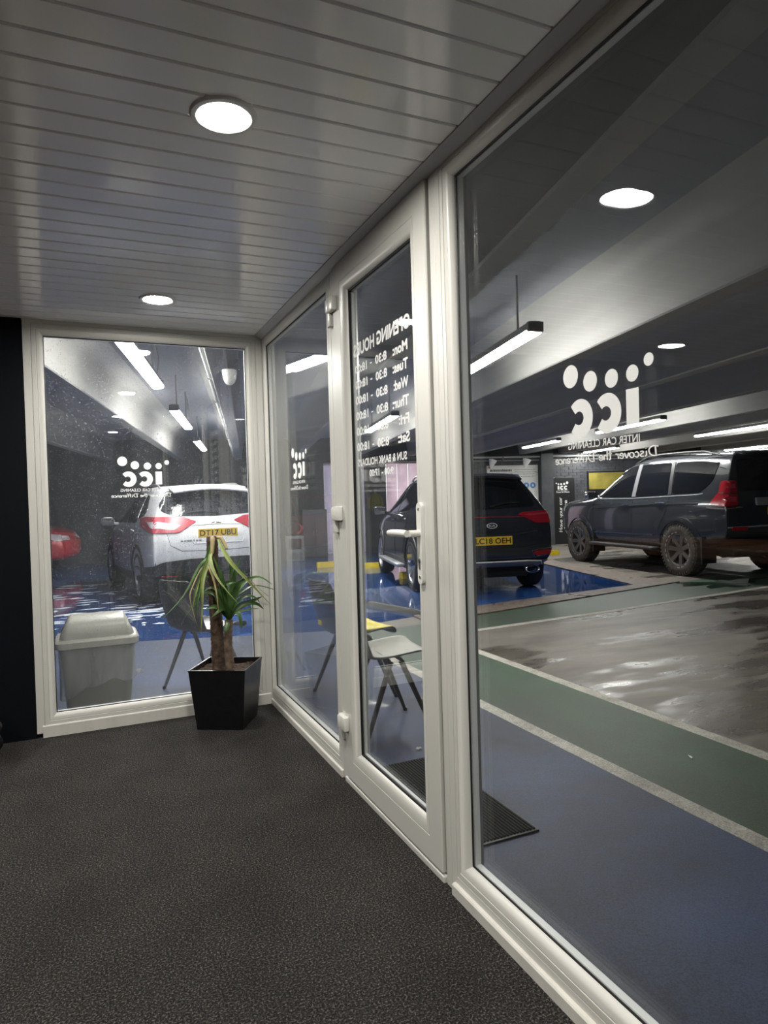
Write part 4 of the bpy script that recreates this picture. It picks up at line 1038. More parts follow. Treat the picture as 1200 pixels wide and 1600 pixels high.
class Car:
    def __init__(s, name, loc, rz, label, group, spec, mat):
        s.root = empty(name, (loc[0], loc[1], GZ + loc[2] if len(loc) > 2 else GZ + .0022), rz, label, 'car', None)
        s.P = spec; s.mat = mat
        s.shell()
    def shell(s):
        P = s.P; f = {k: curve(P[k]) for k in ('zbot', 'zsh', 'zbelt', 'zroof', 'wb', 'wr', 'crown')}
        xs = P['xs']; A = len(xs) - 1; S = (-1, -.86, -.5, 0, .5, .86, 1); B = 6; C = 7
        def sec(x):
            zb, zs, zl, zr, wb, wr = (f[k](x) for k in ('zbot', 'zsh', 'zbelt', 'zroof', 'wb', 'wr'))
            ze = zr - min(.05, (zr - zl) * .4)
            wl = wb * P.get('belt_w', .95)
            return ([zb, zb + .07, zb + .45 * (zs - zb), zs, zl, (zl + ze) / 2 + .01, ze, zr],
                    [wb * .90, wb * .985, wb, wb * .99, wl, wl + (wr - wl) * .47, wr, wr * .93])
        idx = {}; vs = []; fs = []
        def V(a, b, c):
            k = (a, b, c)
            if k in idx: return idx[k]
            x = xs[a]; z, w = sec(x); t = S[b]
            y = t * w[c]; zz = z[c]
            if c == C: zz += f['crown'](x) * (1 - t * t)
            LR, LF = P.get('LR', .9), P.get('LF', .7)
            kr = max(0, 1 - (x - xs[0]) / LR); kf = max(0, 1 - (xs[-1] - x) / LF)
            xx = x + P['xr'][c] * kr + P['xf'][c] * kf
            if a == 0: xx += P.get('bow_r', .10) * (t * t) * (1 if abs(t) == 1 else .8)
            if a == A: xx -= P.get('bow_f', .14) * (t * t)
            vs.append((xx, y, zz)); idx[k] = len(vs) - 1
            return idx[k]
        for a in range(A):
            for b in range(B):
                fs.append((V(a, b, 0), V(a + 1, b, 0), V(a + 1, b + 1, 0), V(a, b + 1, 0)))
                fs.append((V(a, b, C), V(a, b + 1, C), V(a + 1, b + 1, C), V(a + 1, b, C)))
            for c in range(C):
                fs.append((V(a, 0, c), V(a, 0, c + 1), V(a + 1, 0, c + 1), V(a + 1, 0, c)))
                fs.append((V(a, B, c), V(a + 1, B, c), V(a + 1, B, c + 1), V(a, B, c + 1)))
        for b in range(B):
            for c in range(C):
                fs.append((V(0, b, c), V(0, b + 1, c), V(0, b + 1, c + 1), V(0, b, c + 1)))
                fs.append((V(A, b, c), V(A, b, c + 1), V(A, b + 1, c + 1), V(A, b + 1, c)))
        m = MB(); m.add(vs, fs)
        o = m.build('body', [M[s.mat], M['dark']], s.root)
        sub = o.modifiers.new('sub', 'SUBSURF'); sub.levels = 2
        dg = bpy.context.evaluated_depsgraph_get(); dg.update()
        me = bpy.data.meshes.new_from_object(o.evaluated_get(dg))
        o.modifiers.clear()
        bm = bmesh.new(); bm.from_mesh(me); s.bvh = BVHTree.FromBMesh(bm); bm.free()
        o.data = me
        cut = MB(); cut.mi = 1
        for x in (P['axr'], P['axf']):
            for sy in (1, -1):
                cut.cyl((x, sy * (P['tr'] - .17), P['rw']), (x, sy * 1.3, P['rw']), P['rw'] + P.get('arch', .055), n=40)
        k = cut.build('arch_cut', [M[s.mat], M['dark']])
        bo = o.modifiers.new('arch', 'BOOLEAN'); bo.object = k; bo.operation = 'DIFFERENCE'; bo.solver = 'EXACT'
        dg = bpy.context.evaluated_depsgraph_get(); dg.update()
        me2 = bpy.data.meshes.new_from_object(o.evaluated_get(dg))
        o.modifiers.clear(); o.data = me2
        bpy.data.objects.remove(k)
        for p in me2.polygons: p.use_smooth = True
        me2.set_sharp_from_angle(angle=R(38))
        s.body = o
    def hit(s, p, d, off):
        d = Vector(d).normalized(); o = Vector(p) - d * 2.5
        loc, nor, i, dist = s.bvh.ray_cast(o, d)
        if loc is None: loc, nor, i, dist = s.bvh.find_nearest(Vector(p))
        if nor.dot(d) > 0: nor = -nor
        return loc + nor * off, nor
    def decal(s, name, poly, d, mat, off=.006, res=.05, parent=None, label=None, skirt=.018, rnd=0):
        """A panel lying on the body: the outline is cast along d onto the shell, raised by off, with a rim going back into it."""
        d = Vector(d).normalized()
        poly = [Vector(p) for p in poly]
        if rnd:                                    # rounded corners
            q = []
            for i, p in enumerate(poly):
                a, b = poly[i - 1], poly[(i + 1) % len(poly)]
                ra, rb = min(rnd, (a - p).length * .45), min(rnd, (b - p).length * .45)
                pa, pb = p + (a - p).normalized() * ra, p + (b - p).normalized() * rb
                for t in (0, .33, .67, 1): q.append(pa * (1 - t) ** 2 + p * 2 * t * (1 - t) + pb * t * t)
            poly = q
        bm = bmesh.new()
        bm.faces.new([bm.verts.new(p) for p in poly])
        bmesh.ops.triangulate(bm, faces=bm.faces[:])
        for _ in range(7):
            e = [e for e in bm.edges if e.calc_length() > res]
            if not e: break
            bmesh.ops.subdivide_edges(bm, edges=e, cuts=1)
            bmesh.ops.triangulate(bm, faces=[q for q in bm.faces if len(q.verts) > 3])
            bmesh.ops.beautify_fill(bm, faces=bm.faces[:], edges=bm.edges[:])
        nn = {}
        for v in bm.verts:
            v.co, n = s.hit(v.co, d, off); nn[v] = n
        be = [e for e in bm.edges if e.is_boundary]
        r = bmesh.ops.extrude_edge_only(bm, edges=be)
        for v in [g for g in r['geom'] if isinstance(g, bmesh.types.BMVert)]:
            v.co = v.co + d * (off + skirt)
        m = MB(); m.addbm(bm)
        o = m.build(name, M[mat] if isinstance(mat, str) else mat, parent or s.root, smooth=35)
        return tag(o, label)
    def line(s, name, pts, d, mat, r=.004, off=0.0, parent=None, n=6, step=.05):
        P = [Vector(p) for p in pts]; q = []
        for a, b in zip(P, P[1:]):
            k = max(1, int((b - a).length / step))
            q += [a.lerp(b, i / k) for i in range(k)]
        q.append(P[-1])
        m = MB(); m.tube([s.hit(p, d, off)[0] for p in q], r, n)
        return m.build(name, M[mat], parent or s.root, smooth=True)
    def wheels(s, tyre, rim, spokes, width=.225, tread=False, twin=False, letters=False):
        P = s.P; rw = P['rw']; rr = rw * P.get('rimk', .70)
        m = MB(); h = width / 2
        prof = [(rr - .01, -h * .72), (rr + .012, -h * .86), ((rw + rr) / 2, -h), (rw - .028, -h * .94), (rw - .008, -h * .78), (rw, -h * .4), (rw, h * .4), (rw - .008, h * .78), (rw - .028, h * .94), ((rw + rr) / 2, h), (rr + .012, h * .86), (rr - .01, h * .72)]
        m.m = Matrix.Rotation(R(-90), 4, 'X'); m.lathe(prof, 56, caps=False)
        if tread:
            for k in range(44):
                for sg in (-1, 1):
                    m.m = Matrix.Rotation(R(360 / 44 * k + sg * 2), 4, 'Y') @ Matrix.Identity(4)
                    m.box(-.017, .017, sg * h * .45 - h * .34, sg * h * .45 + h * .42, rw - .006, rw + .012)
                    m.box(-.014, .014, sg * h * .96 - .006, sg * h * .96 + .004, rw - .06, rw - .008)
        wm = m.build('wheel', M[tyre], s.root, smooth=40)
        m = MB(); m.m = Matrix.Rotation(R(-90), 4, 'X')
        m.lathe([(rr + .010, h * .80), (rr + .006, h * .88), (rr - .012, h * .84), (rr - .02, h * .55), (rr - .03, -h * .6)], 48, caps=False)
        m.lathe([(.0001, h * .66), (.05, h * .66), (.062, h * .58), (.062, h * .2)], 20, caps=False)
        for k in range(spokes):
            a = 360 / spokes * k
            for da in ((-9, 9) if twin else (0,)):
                m.m = Matrix.Rotation(R(-90), 4, 'X') @ Matrix.Rotation(R(a), 4, 'Z')
                w0, w1 = (.017, .013) if twin else (.030, .036)
                t0, t1 = R(da * .35), R(da)
                p0 = [(.045 * math.cos(t0) - sgn * w0 * math.sin(t0), .045 * math.sin(t0) + sgn * w0 * math.cos(t0)) for sgn in (-1, 1)]
                p1 = [((rr - .012) * math.cos(t1) - sgn * w1 * math.sin(t1), (rr - .012) * math.sin(t1) + sgn * w1 * math.cos(t1)) for sgn in (-1, 1)]
                vs = [(*p0[0], h * .60), (*p0[1], h * .60), (*p1[1], h * .80), (*p1[0], h * .80), (*p0[0], h * .3), (*p0[1], h * .3), (*p1[1], h * .5), (*p1[0], h * .5)]
                m.add(vs, [(0, 1, 2, 3), (4, 7, 6, 5), (0, 4, 5, 1), (1, 5, 6, 2), (2, 6, 7, 3), (3, 7, 4, 0)])
        rm = m.build('rim', M[rim], wm, smooth=30)
        m = MB(); m.m = Matrix.Rotation(R(-90), 4, 'X'); m.lathe([(.0001, h * .05), (rr * .62, h * .05), (rr * .62, -h * .1)], 32, caps=False); bd = m.build('brake_disc', M['silver'] if rim != 'rim_dark' else M['clad'], wm)
        m = MB(); m.m = Matrix.Rotation(R(-90), 4, 'X'); m.lathe([(.0001, -h * .12), (rr - .01, -h * .12)], 32, caps=False); m.build('wheel_back', M['dark'], wm)
        if letters:
            m = MB()
            for k in range(20):
                if k % 10 in (8, 9): continue
                a0 = 360 / 20 * k; r0, r1 = (rr + .018), (rr + .034)
                vs = []
                for q in range(4):
                    for r_ in (r0, r1): vs.append((r_ * math.cos(R(a0 + q * 3.6)), h + .0012 - (.002 if r_ == r0 else .0), r_ * math.sin(R(a0 + q * 3.6))))
                m.add(vs, [(2 * q, 2 * q + 1, 2 * q + 3, 2 * q + 2) for q in range(3)])
            m.build('white_sidewall_marks', M['rod'], wm, fix=False)
        first = True
        for x in (P['axr'], P['axf']):
            for sy in (1, -1):
                w = wm if first else copy_tree(wm, s.root); first = False
                w.location = (x, sy * (P['tr'] - h + .01), P['rw']); w.rotation_euler = (0, R(random.uniform(0, 60)), 0 if sy > 0 else math.pi)
    def arches(s, w=.05, mat='clad', off=.012):
        P = s.P
        for x in (P['axr'], P['axf']):
            for sy in (1, -1):
                r0 = P['rw'] + P.get('arch', .055) - .004; vs = []; n = 28
                m = MB()
                for i in range(n + 1):
                    a = R(-8 + 196 * i / n)
                    for r_, of in ((r0, -.04), (r0, off), (r0 + w, off), (r0 + w + .006, -.01)):
                        p, nr = s.hit((x + r_ * math.cos(a), sy * 1.2, P['rw'] + r_ * math.sin(a)), (0, -sy, 0), 0)
                        vs.append((p.x, p.y + sy * of, p.z))
                m.add(vs, [(i * 4 + k, i * 4 + k + 1, i * 4 + 5 + k, i * 4 + 4 + k) for i in range(n) for k in range(3)])
                m.build('wheel_arch_trim', M[mat], s.root, smooth=40)
    def side(s, pts, y=1.3): return [(x, y, z) for x, z in pts]
    def plate(s, text, y0, z0, d=(1, 0, 0), w=.52, h=.111, x=-3, off=.012, tilt=0.0):
        p, n = s.hit((x, y0, z0), d, off)
        m = MB(); m.m = Matrix.Translation(p) @ Matrix.Rotation(tilt, 4, 'Y'); m.box(-.004, .004, -w / 2, w / 2, -h / 2, h / 2, .002)
        o = m.build('number_plate', M['plate'], s.root)
        m = MB(); m.m = Matrix.Translation(p) @ Matrix.Rotation(tilt, 4, 'Y')
        put_text(m, text, -w * .46, w * .46, -h * .34, h * .34, lambda a, b: (-.0052, -a, b), .022)
        m.build('plate_characters', M['plate_ink'], o, fix=False)
        return p
    def mirror(s, x, z, sy=1, mat=None, w=.10):
        p, n = s.hit((x, sy * 1.4, z), (0, -sy, 0), 0)
        m = MB(); m.tube([p + Vector((0, -sy * .03, 0)), p + Vector((-.01, sy * .07, .02))], [.03, .022], 8)
        c = p + Vector((-.02, sy * (.06 + w), .05))
        def sp(a, b):
            th, ph = a * 2 * math.pi, (b - .5) * math.pi
            q = lambda v, e: math.copysign(abs(v) ** e, v)
            return (c.x + .075 * q(math.cos(ph), .6) * q(math.cos(th), .7) + .02, c.y + w * 1.05 * q(math.cos(ph), .7) * q(math.sin(th), .7), c.z + .075 * q(math.sin(ph), .7))
        m.grid(sp, 20, 12)
        o = m.build('door_mirror', M[mat or s.mat], s.root, smooth=50)
        m = MB(); m.box(c.x - .062, c.x - .053, c.y - w * .9, c.y + w * .9, c.z - .058, c.z + .058, .004); m.build('mirror_glass', M['chrome'], o)
    def handle(s, x, z, sy=1, mat='chrome', l=.19):
        m = MB(); p = [s.hit((x + l * (t - .5), sy * 1.3, z + .01 * t), (0, -sy, 0), .022 * math.sin(math.pi * (.12 + .76 * t)) + .004)[0] for t in (0, .2, .5, .8, 1)]
        m.tube(p, [.009, .012, .013, .012, .009], 8); m.build('door_handle', M[mat], s.root, smooth=True)
    def rail(s, x0, x1, y, mat, lift=.045, r=.016):
        for sy in (1, -1):
            m = MB(); pts = []
            for i in range(13):
                t = i / 12; x = x0 + (x1 - x0) * t
                p, n = s.hit((x, sy * y, 2.6), (0, 0, -1), 0)
                pts.append(p + Vector((0, 0, lift * min(1, 6 * t, 6 * (1 - t)))))
            m.tube(pts, r, 8); m.build('roof_rail', M[mat], s.root, smooth=True)

# ---- white crossover in the wash bay
XS = [-2.17, -2.10, -1.95, -1.70, -1.35, -1.0, -.5, 0, .4, .75, 1.0, 1.3, 1.6, 1.9, 2.1, 2.2]
SPEC_W = dict(xs=XS, zbot=[(-2.17, .40), (-1.7, .30), (-1.0, .22), (1.0, .22), (2.2, .28)], zsh=[(-2.17, .90), (0, .86), (2.2, .68)],
    zbelt=[(-2.17, 1.05), (-1.3, 1.05), (0, 1.0), (.9, .98), (1.2, .96), (2.2, .76)], zroof=[(-2.17, 1.49), (-1.4, 1.54), (-.4, 1.575), (.2, 1.53), (1.12, 1.05), (1.9, .93), (2.2, .80)],
    wb=[(-2.17, .80), (-1.9, .875), (-1.3, .903), (1.3, .90), (1.9, .84), (2.2, .66)], wr=[(-2.17, .60), (-1.2, .625), (.2, .61), (1.1, .74), (2.2, .58)], crown=[(-2.17, .035), (.2, .04), (1.2, .03), (2.2, .02)],
    xr=[.14, .03, 0, .03, .13, .30, .42, .45], xf=[-.10, -.02, 0, -.02, -.10, -.1, -.1, -.1], axr=-1.323, axf=1.323, tr=.895, rw=.345, arch=.05)
cw = Car('car', (1.37, 11.05), R(95.6), 'wet white crossover being washed, seen through the back window', None, SPEC_W, 'paint_white')
cw.wheels('tyre', 'rim_silver', 5, twin=True)
cw.arches(.055)
SIDE = (0, -1, 0); REAR = (1, 0, 0); RSIDE = (0, 1, 0)
for sy in (1, -1):
    dd = (0, -sy, 0); Y = lambda pts: [(x, sy * 1.3, z) for x, z in pts]
    cw.decal('side_glass', Y([(.92, 1.045), (.20, 1.475), (-.05, 1.50), (-.10, 1.05)]), dd, 'tint_wet', rnd=.05)
    cw.decal('side_glass', Y([(-.15, 1.05), (-.10, 1.50), (-.85, 1.475), (-1.02, 1.10), (-.97, 1.07)]), dd, 'tint_wet', rnd=.05)
    cw.decal('quarter_glass', Y([(-1.07, 1.12), (-.92, 1.46), (-1.12, 1.43), (-1.42, 1.25), (-1.36, 1.17)]), dd, 'tint_wet', rnd=.05)
    cw.line('door_seam', Y([(.93, 1.02), (.86, .70), (.88, .36)]), dd, 'dark', .004)
    cw.line('door_seam', Y([(-.12, 1.02), (-.12, .36)]), dd, 'dark', .004)
    cw.line('door_seam', Y([(-1.03, 1.04), (-.98, .80), (-.80, .55), (-.78, .36)]), dd, 'dark', .004)
    cw.decal('sill_cladding', Y([(.90, .25), (.90, .37), (-.90, .40), (-.90, .25)]), dd, 'clad', off=.012)
    cw.handle(.02, .93, sy, 'paint_white'); cw.handle(-.93, .96, sy, 'paint_white')
    cw.mirror(.82, 1.02, sy)
    k = sy
    tl = cw.decal('tail_lamp', [(-2.35, k * .56, 1.075), (-2.30, k * .74, 1.140), (-1.85, k * 1.02, 1.155), (-1.55, k * 1.10, 1.130), (-1.70, k * 1.05, 1.030), (-2.15, k * .90, 0.945), (-2.30, k * .70, 0.940)], (.75, -k * .66, 0), 'lamp_pink', off=.014, rnd=.03)
    cw.decal('clear_segment', [(-2.30, k * .70, 1.030), (-2.10, k * .88, 1.085), (-1.9, k * .99, 1.090), (-2.05, k * .92, 1.010), (-2.28, k * .76, 0.975)], (.75, -k * .66, 0), 'lamp_clear', off=.0185, parent=tl, rnd=.02)
    cw.decal('reflector', [(-2.4, k * .50, .40), (-2.4, k * .72, .405), (-2.4, k * .72, .435), (-2.4, k * .50, .425)], REAR, 'lamp_red', off=.034)
Z = lambda pts: [(-3, y, z) for y, z in pts]
cw.decal('rear_glass', Z([(-.64, 1.205), (-.50, 1.170), (0, 1.145), (.50, 1.160), (.64, 1.205), (.69, 1.28), (.60, 1.43), (.47, 1.490), (0, 1.510), (-.47, 1.490), (-.60, 1.43), (-.69, 1.28)]), REAR, 'tint_wet', off=.006, rnd=.05)
m_ = MB(); 
for i in range(2): pass
m_.grid(lambda a, b: (-1.66 - .22 * a, (b - .5) * 1.06 * (1 - .05 * a), 1.545 - .055 * a + .035 * (1 - (2 * b - 1) ** 2) - .012 * a * abs(2 * b - 1)), 4, 14)
sp_ = m_.build('roof_spoiler', M['paint_white'], cw.root, smooth=True); k_ = sp_.modifiers.new('thickness', 'SOLIDIFY'); k_.thickness = .03
cw.decal('lower_bumper', Z([(-.90, .30), (.90, .30), (.90, .50), (.70, .585), (.35, .61), (-.35, .61), (-.70, .585), (-.90, .50)]), REAR, 'clad', off=.018, rnd=.04)
for k in (1, -1):
    cw.decal('bumper_corner', [(-2.2, k * 1.0, .30), (-1.72, k * 1.0, .28), (-1.70, k * 1.0, .42), (-2.2, k * 1.0, .50)], (.25, -k, 0), 'clad', off=.016)
cw.line('tailgate_seam', Z([(-.66, 1.14), (-.65, .98), (-.61, .79), (-.48, .715), (0, .70), (.48, .715), (.61, .79), (.65, .98), (.66, 1.14)]), REAR, 'clad', .0035)
cw.line('tailgate_crease', Z([(-.50, 1.025), (0, 1.045), (.50, 1.025)]), REAR, 'paint_white', .010)
cw.line('plate_recess_edge', Z([(-.34, 0.840), (-.32, 0.800), (.32, 0.800), (.34, 0.840)]), REAR, 'paint_white', .008)
cw.plate('DT17 UBU', 0, .925)
p_, n_ = cw.hit((-3, 0, 1.055), REAR, .006)
mb = MB(); mb.m = Matrix.Translation(p_) @ Matrix.Rotation(R(-80), 4, 'Y')
mb.lathe([(.044, -.002), (.050, .004), (.058, .004), (.062, -.002)], 28, caps=False); mb.box(-.010, .010, -.068, .068, -.001, .006, .003)
mb.build('round_badge', M['chrome'], cw.root, smooth=40)
mb = MB(); 
for i, yy_ in enumerate((.47, .43, .39, .36, .32, .28, .24)):
    q_, _n = cw.hit((-3, yy_, .84), REAR, .003); mb.box(q_.x - .003, q_.x + .003, q_.y - .013, q_.y + .013, q_.z - .011, q_.z + .011)
mb.build('model_lettering', M['silver'], cw.root)
m_ = MB(); m_.tube([cw.hit((-3, -.05, 1.18), REAR, .02)[0], cw.hit((-3, .18, 1.20), REAR, .025)[0], cw.hit((-3, .34, 1.19), REAR, .02)[0]], [.012, .008, .005], 6); m_.build('rear_wiper', M['clad'], cw.root, smooth=True)
cw.rail(-1.35, .10, .56, 'silver')
m_ = MB(); m_.tube([(-1.25, 0, 1.585), (-1.33, 0, 1.66)], [.012, .004], 6); m_.build('aerial', M['clad'], cw.root)

# ---- dark blue-black crossover
SPEC_K = dict(xs=[x * 1.025 for x in XS], zbot=[(-2.2, .40), (-1.7, .32), (-1.0, .24), (1.0, .24), (2.25, .28)], zsh=[(-2.2, .95), (0, .90), (2.25, .74)],
    zbelt=[(-2.2, 1.10), (-1.3, 1.10), (0, 1.04), (.9, 1.02), (1.2, 1.0), (2.25, .82)], zroof=[(-2.2, 1.54), (-1.4, 1.59), (-.4, 1.62), (.2, 1.575), (1.12, 1.10), (1.9, .98), (2.25, .86)],
    wb=[(-2.2, .83), (-1.9, .90), (-1.3, .925), (1.3, .92), (1.9, .87), (2.25, .68)], wr=[(-2.2, .58), (-1.2, .62), (.2, .61), (1.1, .76), (2.25, .6)], crown=[(-2.2, .03), (.2, .04), (1.2, .03), (2.25, .02)],
    xr=[.16, .04, 0, .02, .10, .26, .40, .44], xf=[-.10, -.02, 0, -.02, -.10, -.1, -.1, -.1], axr=-1.335, axf=1.335, tr=.915, rw=.36, arch=.05)
ck = Car('car', (5.36, 9.53), R(75.5), 'shiny blue-black crossover parked on the wash bay with yellow rear plate', None, SPEC_K, 'paint_black')
ck.wheels('tyre', 'rim_silver', 5, twin=True)
ck.arches(.045)
for sy in (1, -1):
    dd = (0, -sy, 0); Y = lambda pts: [(x, sy * 1.3, z) for x, z in pts]
    ck.decal('side_glass', Y([(.95, 1.09), (.20, 1.52), (-.08, 1.545), (-.12, 1.10)]), dd, 'tint', rnd=.05)
    ck.decal('side_glass', Y([(-.17, 1.10), (-.13, 1.545), (-.88, 1.525), (-1.02, 1.14)]), dd, 'tint', rnd=.05)
    ck.decal('quarter_glass', Y([(-1.07, 1.16), (-.93, 1.51), (-1.15, 1.48), (-1.45, 1.28), (-1.38, 1.20)]), dd, 'tint', rnd=.05)
    ck.line('window_trim', Y([(1.02, 1.07), (.22, 1.555), (-.10, 1.58), (-.90, 1.555), (-1.20, 1.505), (-1.50, 1.29)]), dd, 'chrome', .008)
    ck.line('window_trim', Y([(1.02, 1.07), (-.10, 1.075), (-1.05, 1.11), (-1.42, 1.18)]), dd, 'chrome', .007)
    ck.line('door_pillar', Y([(-.145, 1.09), (-.105, 1.555)]), dd, 'chrome', .006)
    ck.line('door_seam', Y([(.98, 1.05), (.88, .70), (.90, .38)]), dd, 'dark', .004)
    ck.line('door_seam', Y([(-.14, 1.06), (-.14, .38)]), dd, 'dark', .004)
    ck.line('door_seam', Y([(-1.06, 1.08), (-1.0, .85), (-.82, .58), (-.80, .38)]), dd, 'dark', .004)
    ck.decal('sill_cladding', Y([(.90, .27), (.90, .40), (-.90, .42), (-.90, .27)]), dd, 'clad', off=.014)
    m_ = MB(); m_.box(-.86, .86, sy * .90 if sy > 0 else -1.03, sy * 1.03 if sy > 0 else -.90, .30, .345, .012); m_.build('side_step', M['silver'], ck.root, smooth=40)
    ck.handle(.02, .965, sy, 'chrome'); ck.handle(-.93, 1.0, sy, 'chrome')
    ck.mirror(.86, 1.06, sy)
    k = sy
    tl = ck.decal('tail_lamp', [(-2.35, k * .56, 1.045), (-2.32, k * .62, 1.075), (-1.95, k * .98, 1.095), (-1.86, k * 1.03, 1.09), (-1.90, k * 1.02, 1.0), (-2.05, k * .96, .925), (-2.30, k * .74, .93)], (.80, -k * .60, 0), 'lamp_red', off=.014, rnd=.025)
    ck.decal('lamp_bar', [(-2.34, k * .62, 1.035), (-2.28, k * .68, 1.05), (-1.97, k * .96, 1.065), (-1.95, k * .97, 1.045), (-2.28, k * .68, 1.025)], (.80, -k * .60, 0), 'lamp_pink', off=.019, parent=tl)
    fl = ck.decal('fog_lamp', [(-2.4, k * .56, .565), (-2.35, k * .82, .585), (-2.35, k * .83, .525), (-2.4, k * .61, .505)], REAR, 'lamp_red', off=.016, rnd=.025)
    ck.line('chrome_surround', [(-2.4, k * .54, .575), (-2.35, k * .84, .600), (-2.35, k * .85, .515), (-2.4, k * .595, .495), (-2.4, k * .54, .575)], REAR, 'chrome', .007, off=.008, parent=fl)
    m_ = MB(); q_, _n = ck.hit((-3, k * .60, .40), REAR, 0)
    m_.m = Matrix.Translation((q_.x + .0, q_.y, .315)) @ Matrix.Rotation(R(-90), 4, 'Y')
    n = 24; vs = []
    for r_, zz in ((.058, -.10), (.060, .03), (.066, .036), (.060, .040), (.052, .03), (.050, -.06)):
        vs += [(r_ * .78 * math.cos(2 * math.pi * i / n), r_ * 1.55 * math.sin(2 * math.pi * i / n), zz) for i in range(n)]
    m_.add(vs, [(i * n + j, i * n + (j + 1) % n, (i + 1) * n + (j + 1) % n, (i + 1) * n + j) for i in range(5) for j in range(n)])
    m_.build('exhaust_tip', M['chrome'], ck.root, smooth=40)
ck.decal('rear_glass', Z([(-.66, 1.15), (0, 1.13), (.66, 1.15), (.655, 1.22), (.56, 1.42), (.50, 1.475), (0, 1.495), (-.50, 1.475), (-.56, 1.42), (-.655, 1.22)]), REAR, 'tint', off=.006, rnd=.05)
m_ = MB(); m_.grid(lambda a, b: (-1.70 - .20 * a, (b - .5) * 1.12 * (1 - .05 * a), 1.588 - .045 * a + .032 * (1 - (2 * b - 1) ** 2) - .012 * a * abs(2 * b - 1)), 4, 14)
sp_ = m_.build('roof_spoiler', M['paint_black'], ck.root, smooth=True); k_ = sp_.modifiers.new('thickness', 'SOLIDIFY'); k_.thickness = .03
ck.line('red_light_line', Z([(-.47, 1.02), (0, 1.03), (.47, 1.02)]), REAR, 'lamp_red', .0055)
ck.decal('lower_bumper', Z([(-.92, .30), (.92, .30), (.92, .44), (.60, .46), (-.60, .46), (-.92, .44)]), REAR, 'clad', off=.016, rnd=.03)
ck.decal('skid_plate', Z([(-.74, .37), (-.60, .30), (.60, .30), (.74, .37), (.70, .43), (.50, .445), (-.50, .445), (-.70, .43)]), REAR, 'silver', off=.030, rnd=.03, label='silver grey lower skid strip')
ck.line('skid_edge', Z([(-.74, .40), (-.70, .445), (-.5, .46), (.5, .46), (.70, .445), (.74, .40)]), REAR, 'lamp_white', .010, off=.030)
ck.line('bumper_crease', Z([(-.86, .64), (-.4, .615), (.4, .615), (.86, .64)]), REAR, 'paint_black', .012)
ck.line('tailgate_seam', Z([(-.62, 1.12), (-.66, .90), (-.62, .68), (-.5, .635), (0, .625), (.5, .635), (.62, .68), (.66, .90), (.62, 1.12)]), REAR, 'dark', .004)
ck.line('tailgate_crease', Z([(-.62, .83), (-.3, .79), (.3, .79), (.62, .83)]), REAR, 'paint_black', .012)
ck.plate('LC18 OEH', 0, .72)
p_, n_ = ck.hit((-3, 0, .915), REAR, .004)
mb = MB(); mb.m = Matrix.Translation(p_) @ Matrix.Rotation(R(-84), 4, 'Y'); n = 28; vs = []
for k, zz in ((.9, 0), (.95, .005), (1.05, .005), (1.1, 0)): vs += [(.034 * k * math.cos(2 * math.pi * i / n), .066 * k * math.sin(2 * math.pi * i / n), zz) for i in range(n)]
mb.add(vs, [(i * n + j, i * n + (j + 1) % n, (i + 1) * n + (j + 1) % n, (i + 1) * n + j) for i in range(3) for j in range(n)])
put_text(mb, 'KIA', -.042, .042, -.016, .016, lambda a, b: (b, -a, .004), .01)
mb.build('oval_badge', M['lamp_white'], ck.root, fix=False)
m_ = MB(); m_.tube([ck.hit((-3, -.02, 1.155), REAR, .02)[0], ck.hit((-3, -.22, 1.19), REAR, .025)[0], ck.hit((-3, -.44, 1.20), REAR, .02)[0]], [.012, .008, .005], 6); m_.build('rear_wiper', M['clad'], ck.root, smooth=True)
ck.rail(-1.40, .12, .57, 'silver')
m_ = MB(); m_.cyl(ck.hit((-3, .12, .36), REAR, -.02)[0], ck.hit((-3, .12, .42), REAR, .055)[0], .022, n=12); m_.build('tow_ball', M['clad'], ck.root, smooth=40)

# ---- dark off-roader
XL = [-2.40, -2.34, -2.22, -1.95, -1.55, -1.1, -.6, -.1, .3, .62, .90, 1.2, 1.6, 1.95, 2.2, 2.36]
SPEC_L = dict(xs=XL, zbot=[(-2.4, .58), (-1.8, .46), (-1.0, .40), (1.0, .40), (1.8, .42), (2.36, .50)], zsh=[(-2.4, 1.08), (0, 1.06), (2.36, .98)],
    zbelt=[(-2.4, 1.20), (-1.3, 1.19), (0, 1.16), (.9, 1.14), (1.2, 1.14), (2.36, 1.06)], zroof=[(-2.4, 1.80), (-1.4, 1.85), (-.4, 1.86), (.05, 1.83), (.98, 1.24), (1.9, 1.18), (2.2, 1.14), (2.36, 1.08)],
    wb=[(-2.4, .90), (-2.1, .935), (-1.3, .945), (1.3, .94), (1.95, .90), (2.36, .76)], wr=[(-2.4, .66), (-1.2, .69), (.0, .68), (.98, .82), (2.36, .70)], crown=[(-2.4, .035), (.0, .04), (1.0, .04), (2.36, .03)], belt_w=.955,
    xr=[.12, .02, 0, .02, .04, .08, .13, .16], xf=[-.12, -.02, 0, 0, -.02, -.03, -.03, -.03], LR=.6, bow_r=.06, axr=-1.395, axf=1.395, tr=.955, rw=.392, arch=.065, rimk=.62)
cl = Car('car', (9.44, 8.86), R(81.8), 'dark grey-blue off-roader with muddy all-terrain tyres on the right', None, SPEC_L, 'paint_navy')
cl.wheels('tyre_mud', 'rim_dark', 7, width=.27, tread=True, letters=True)
cl.arches(.06, 'paint_navy', .022)
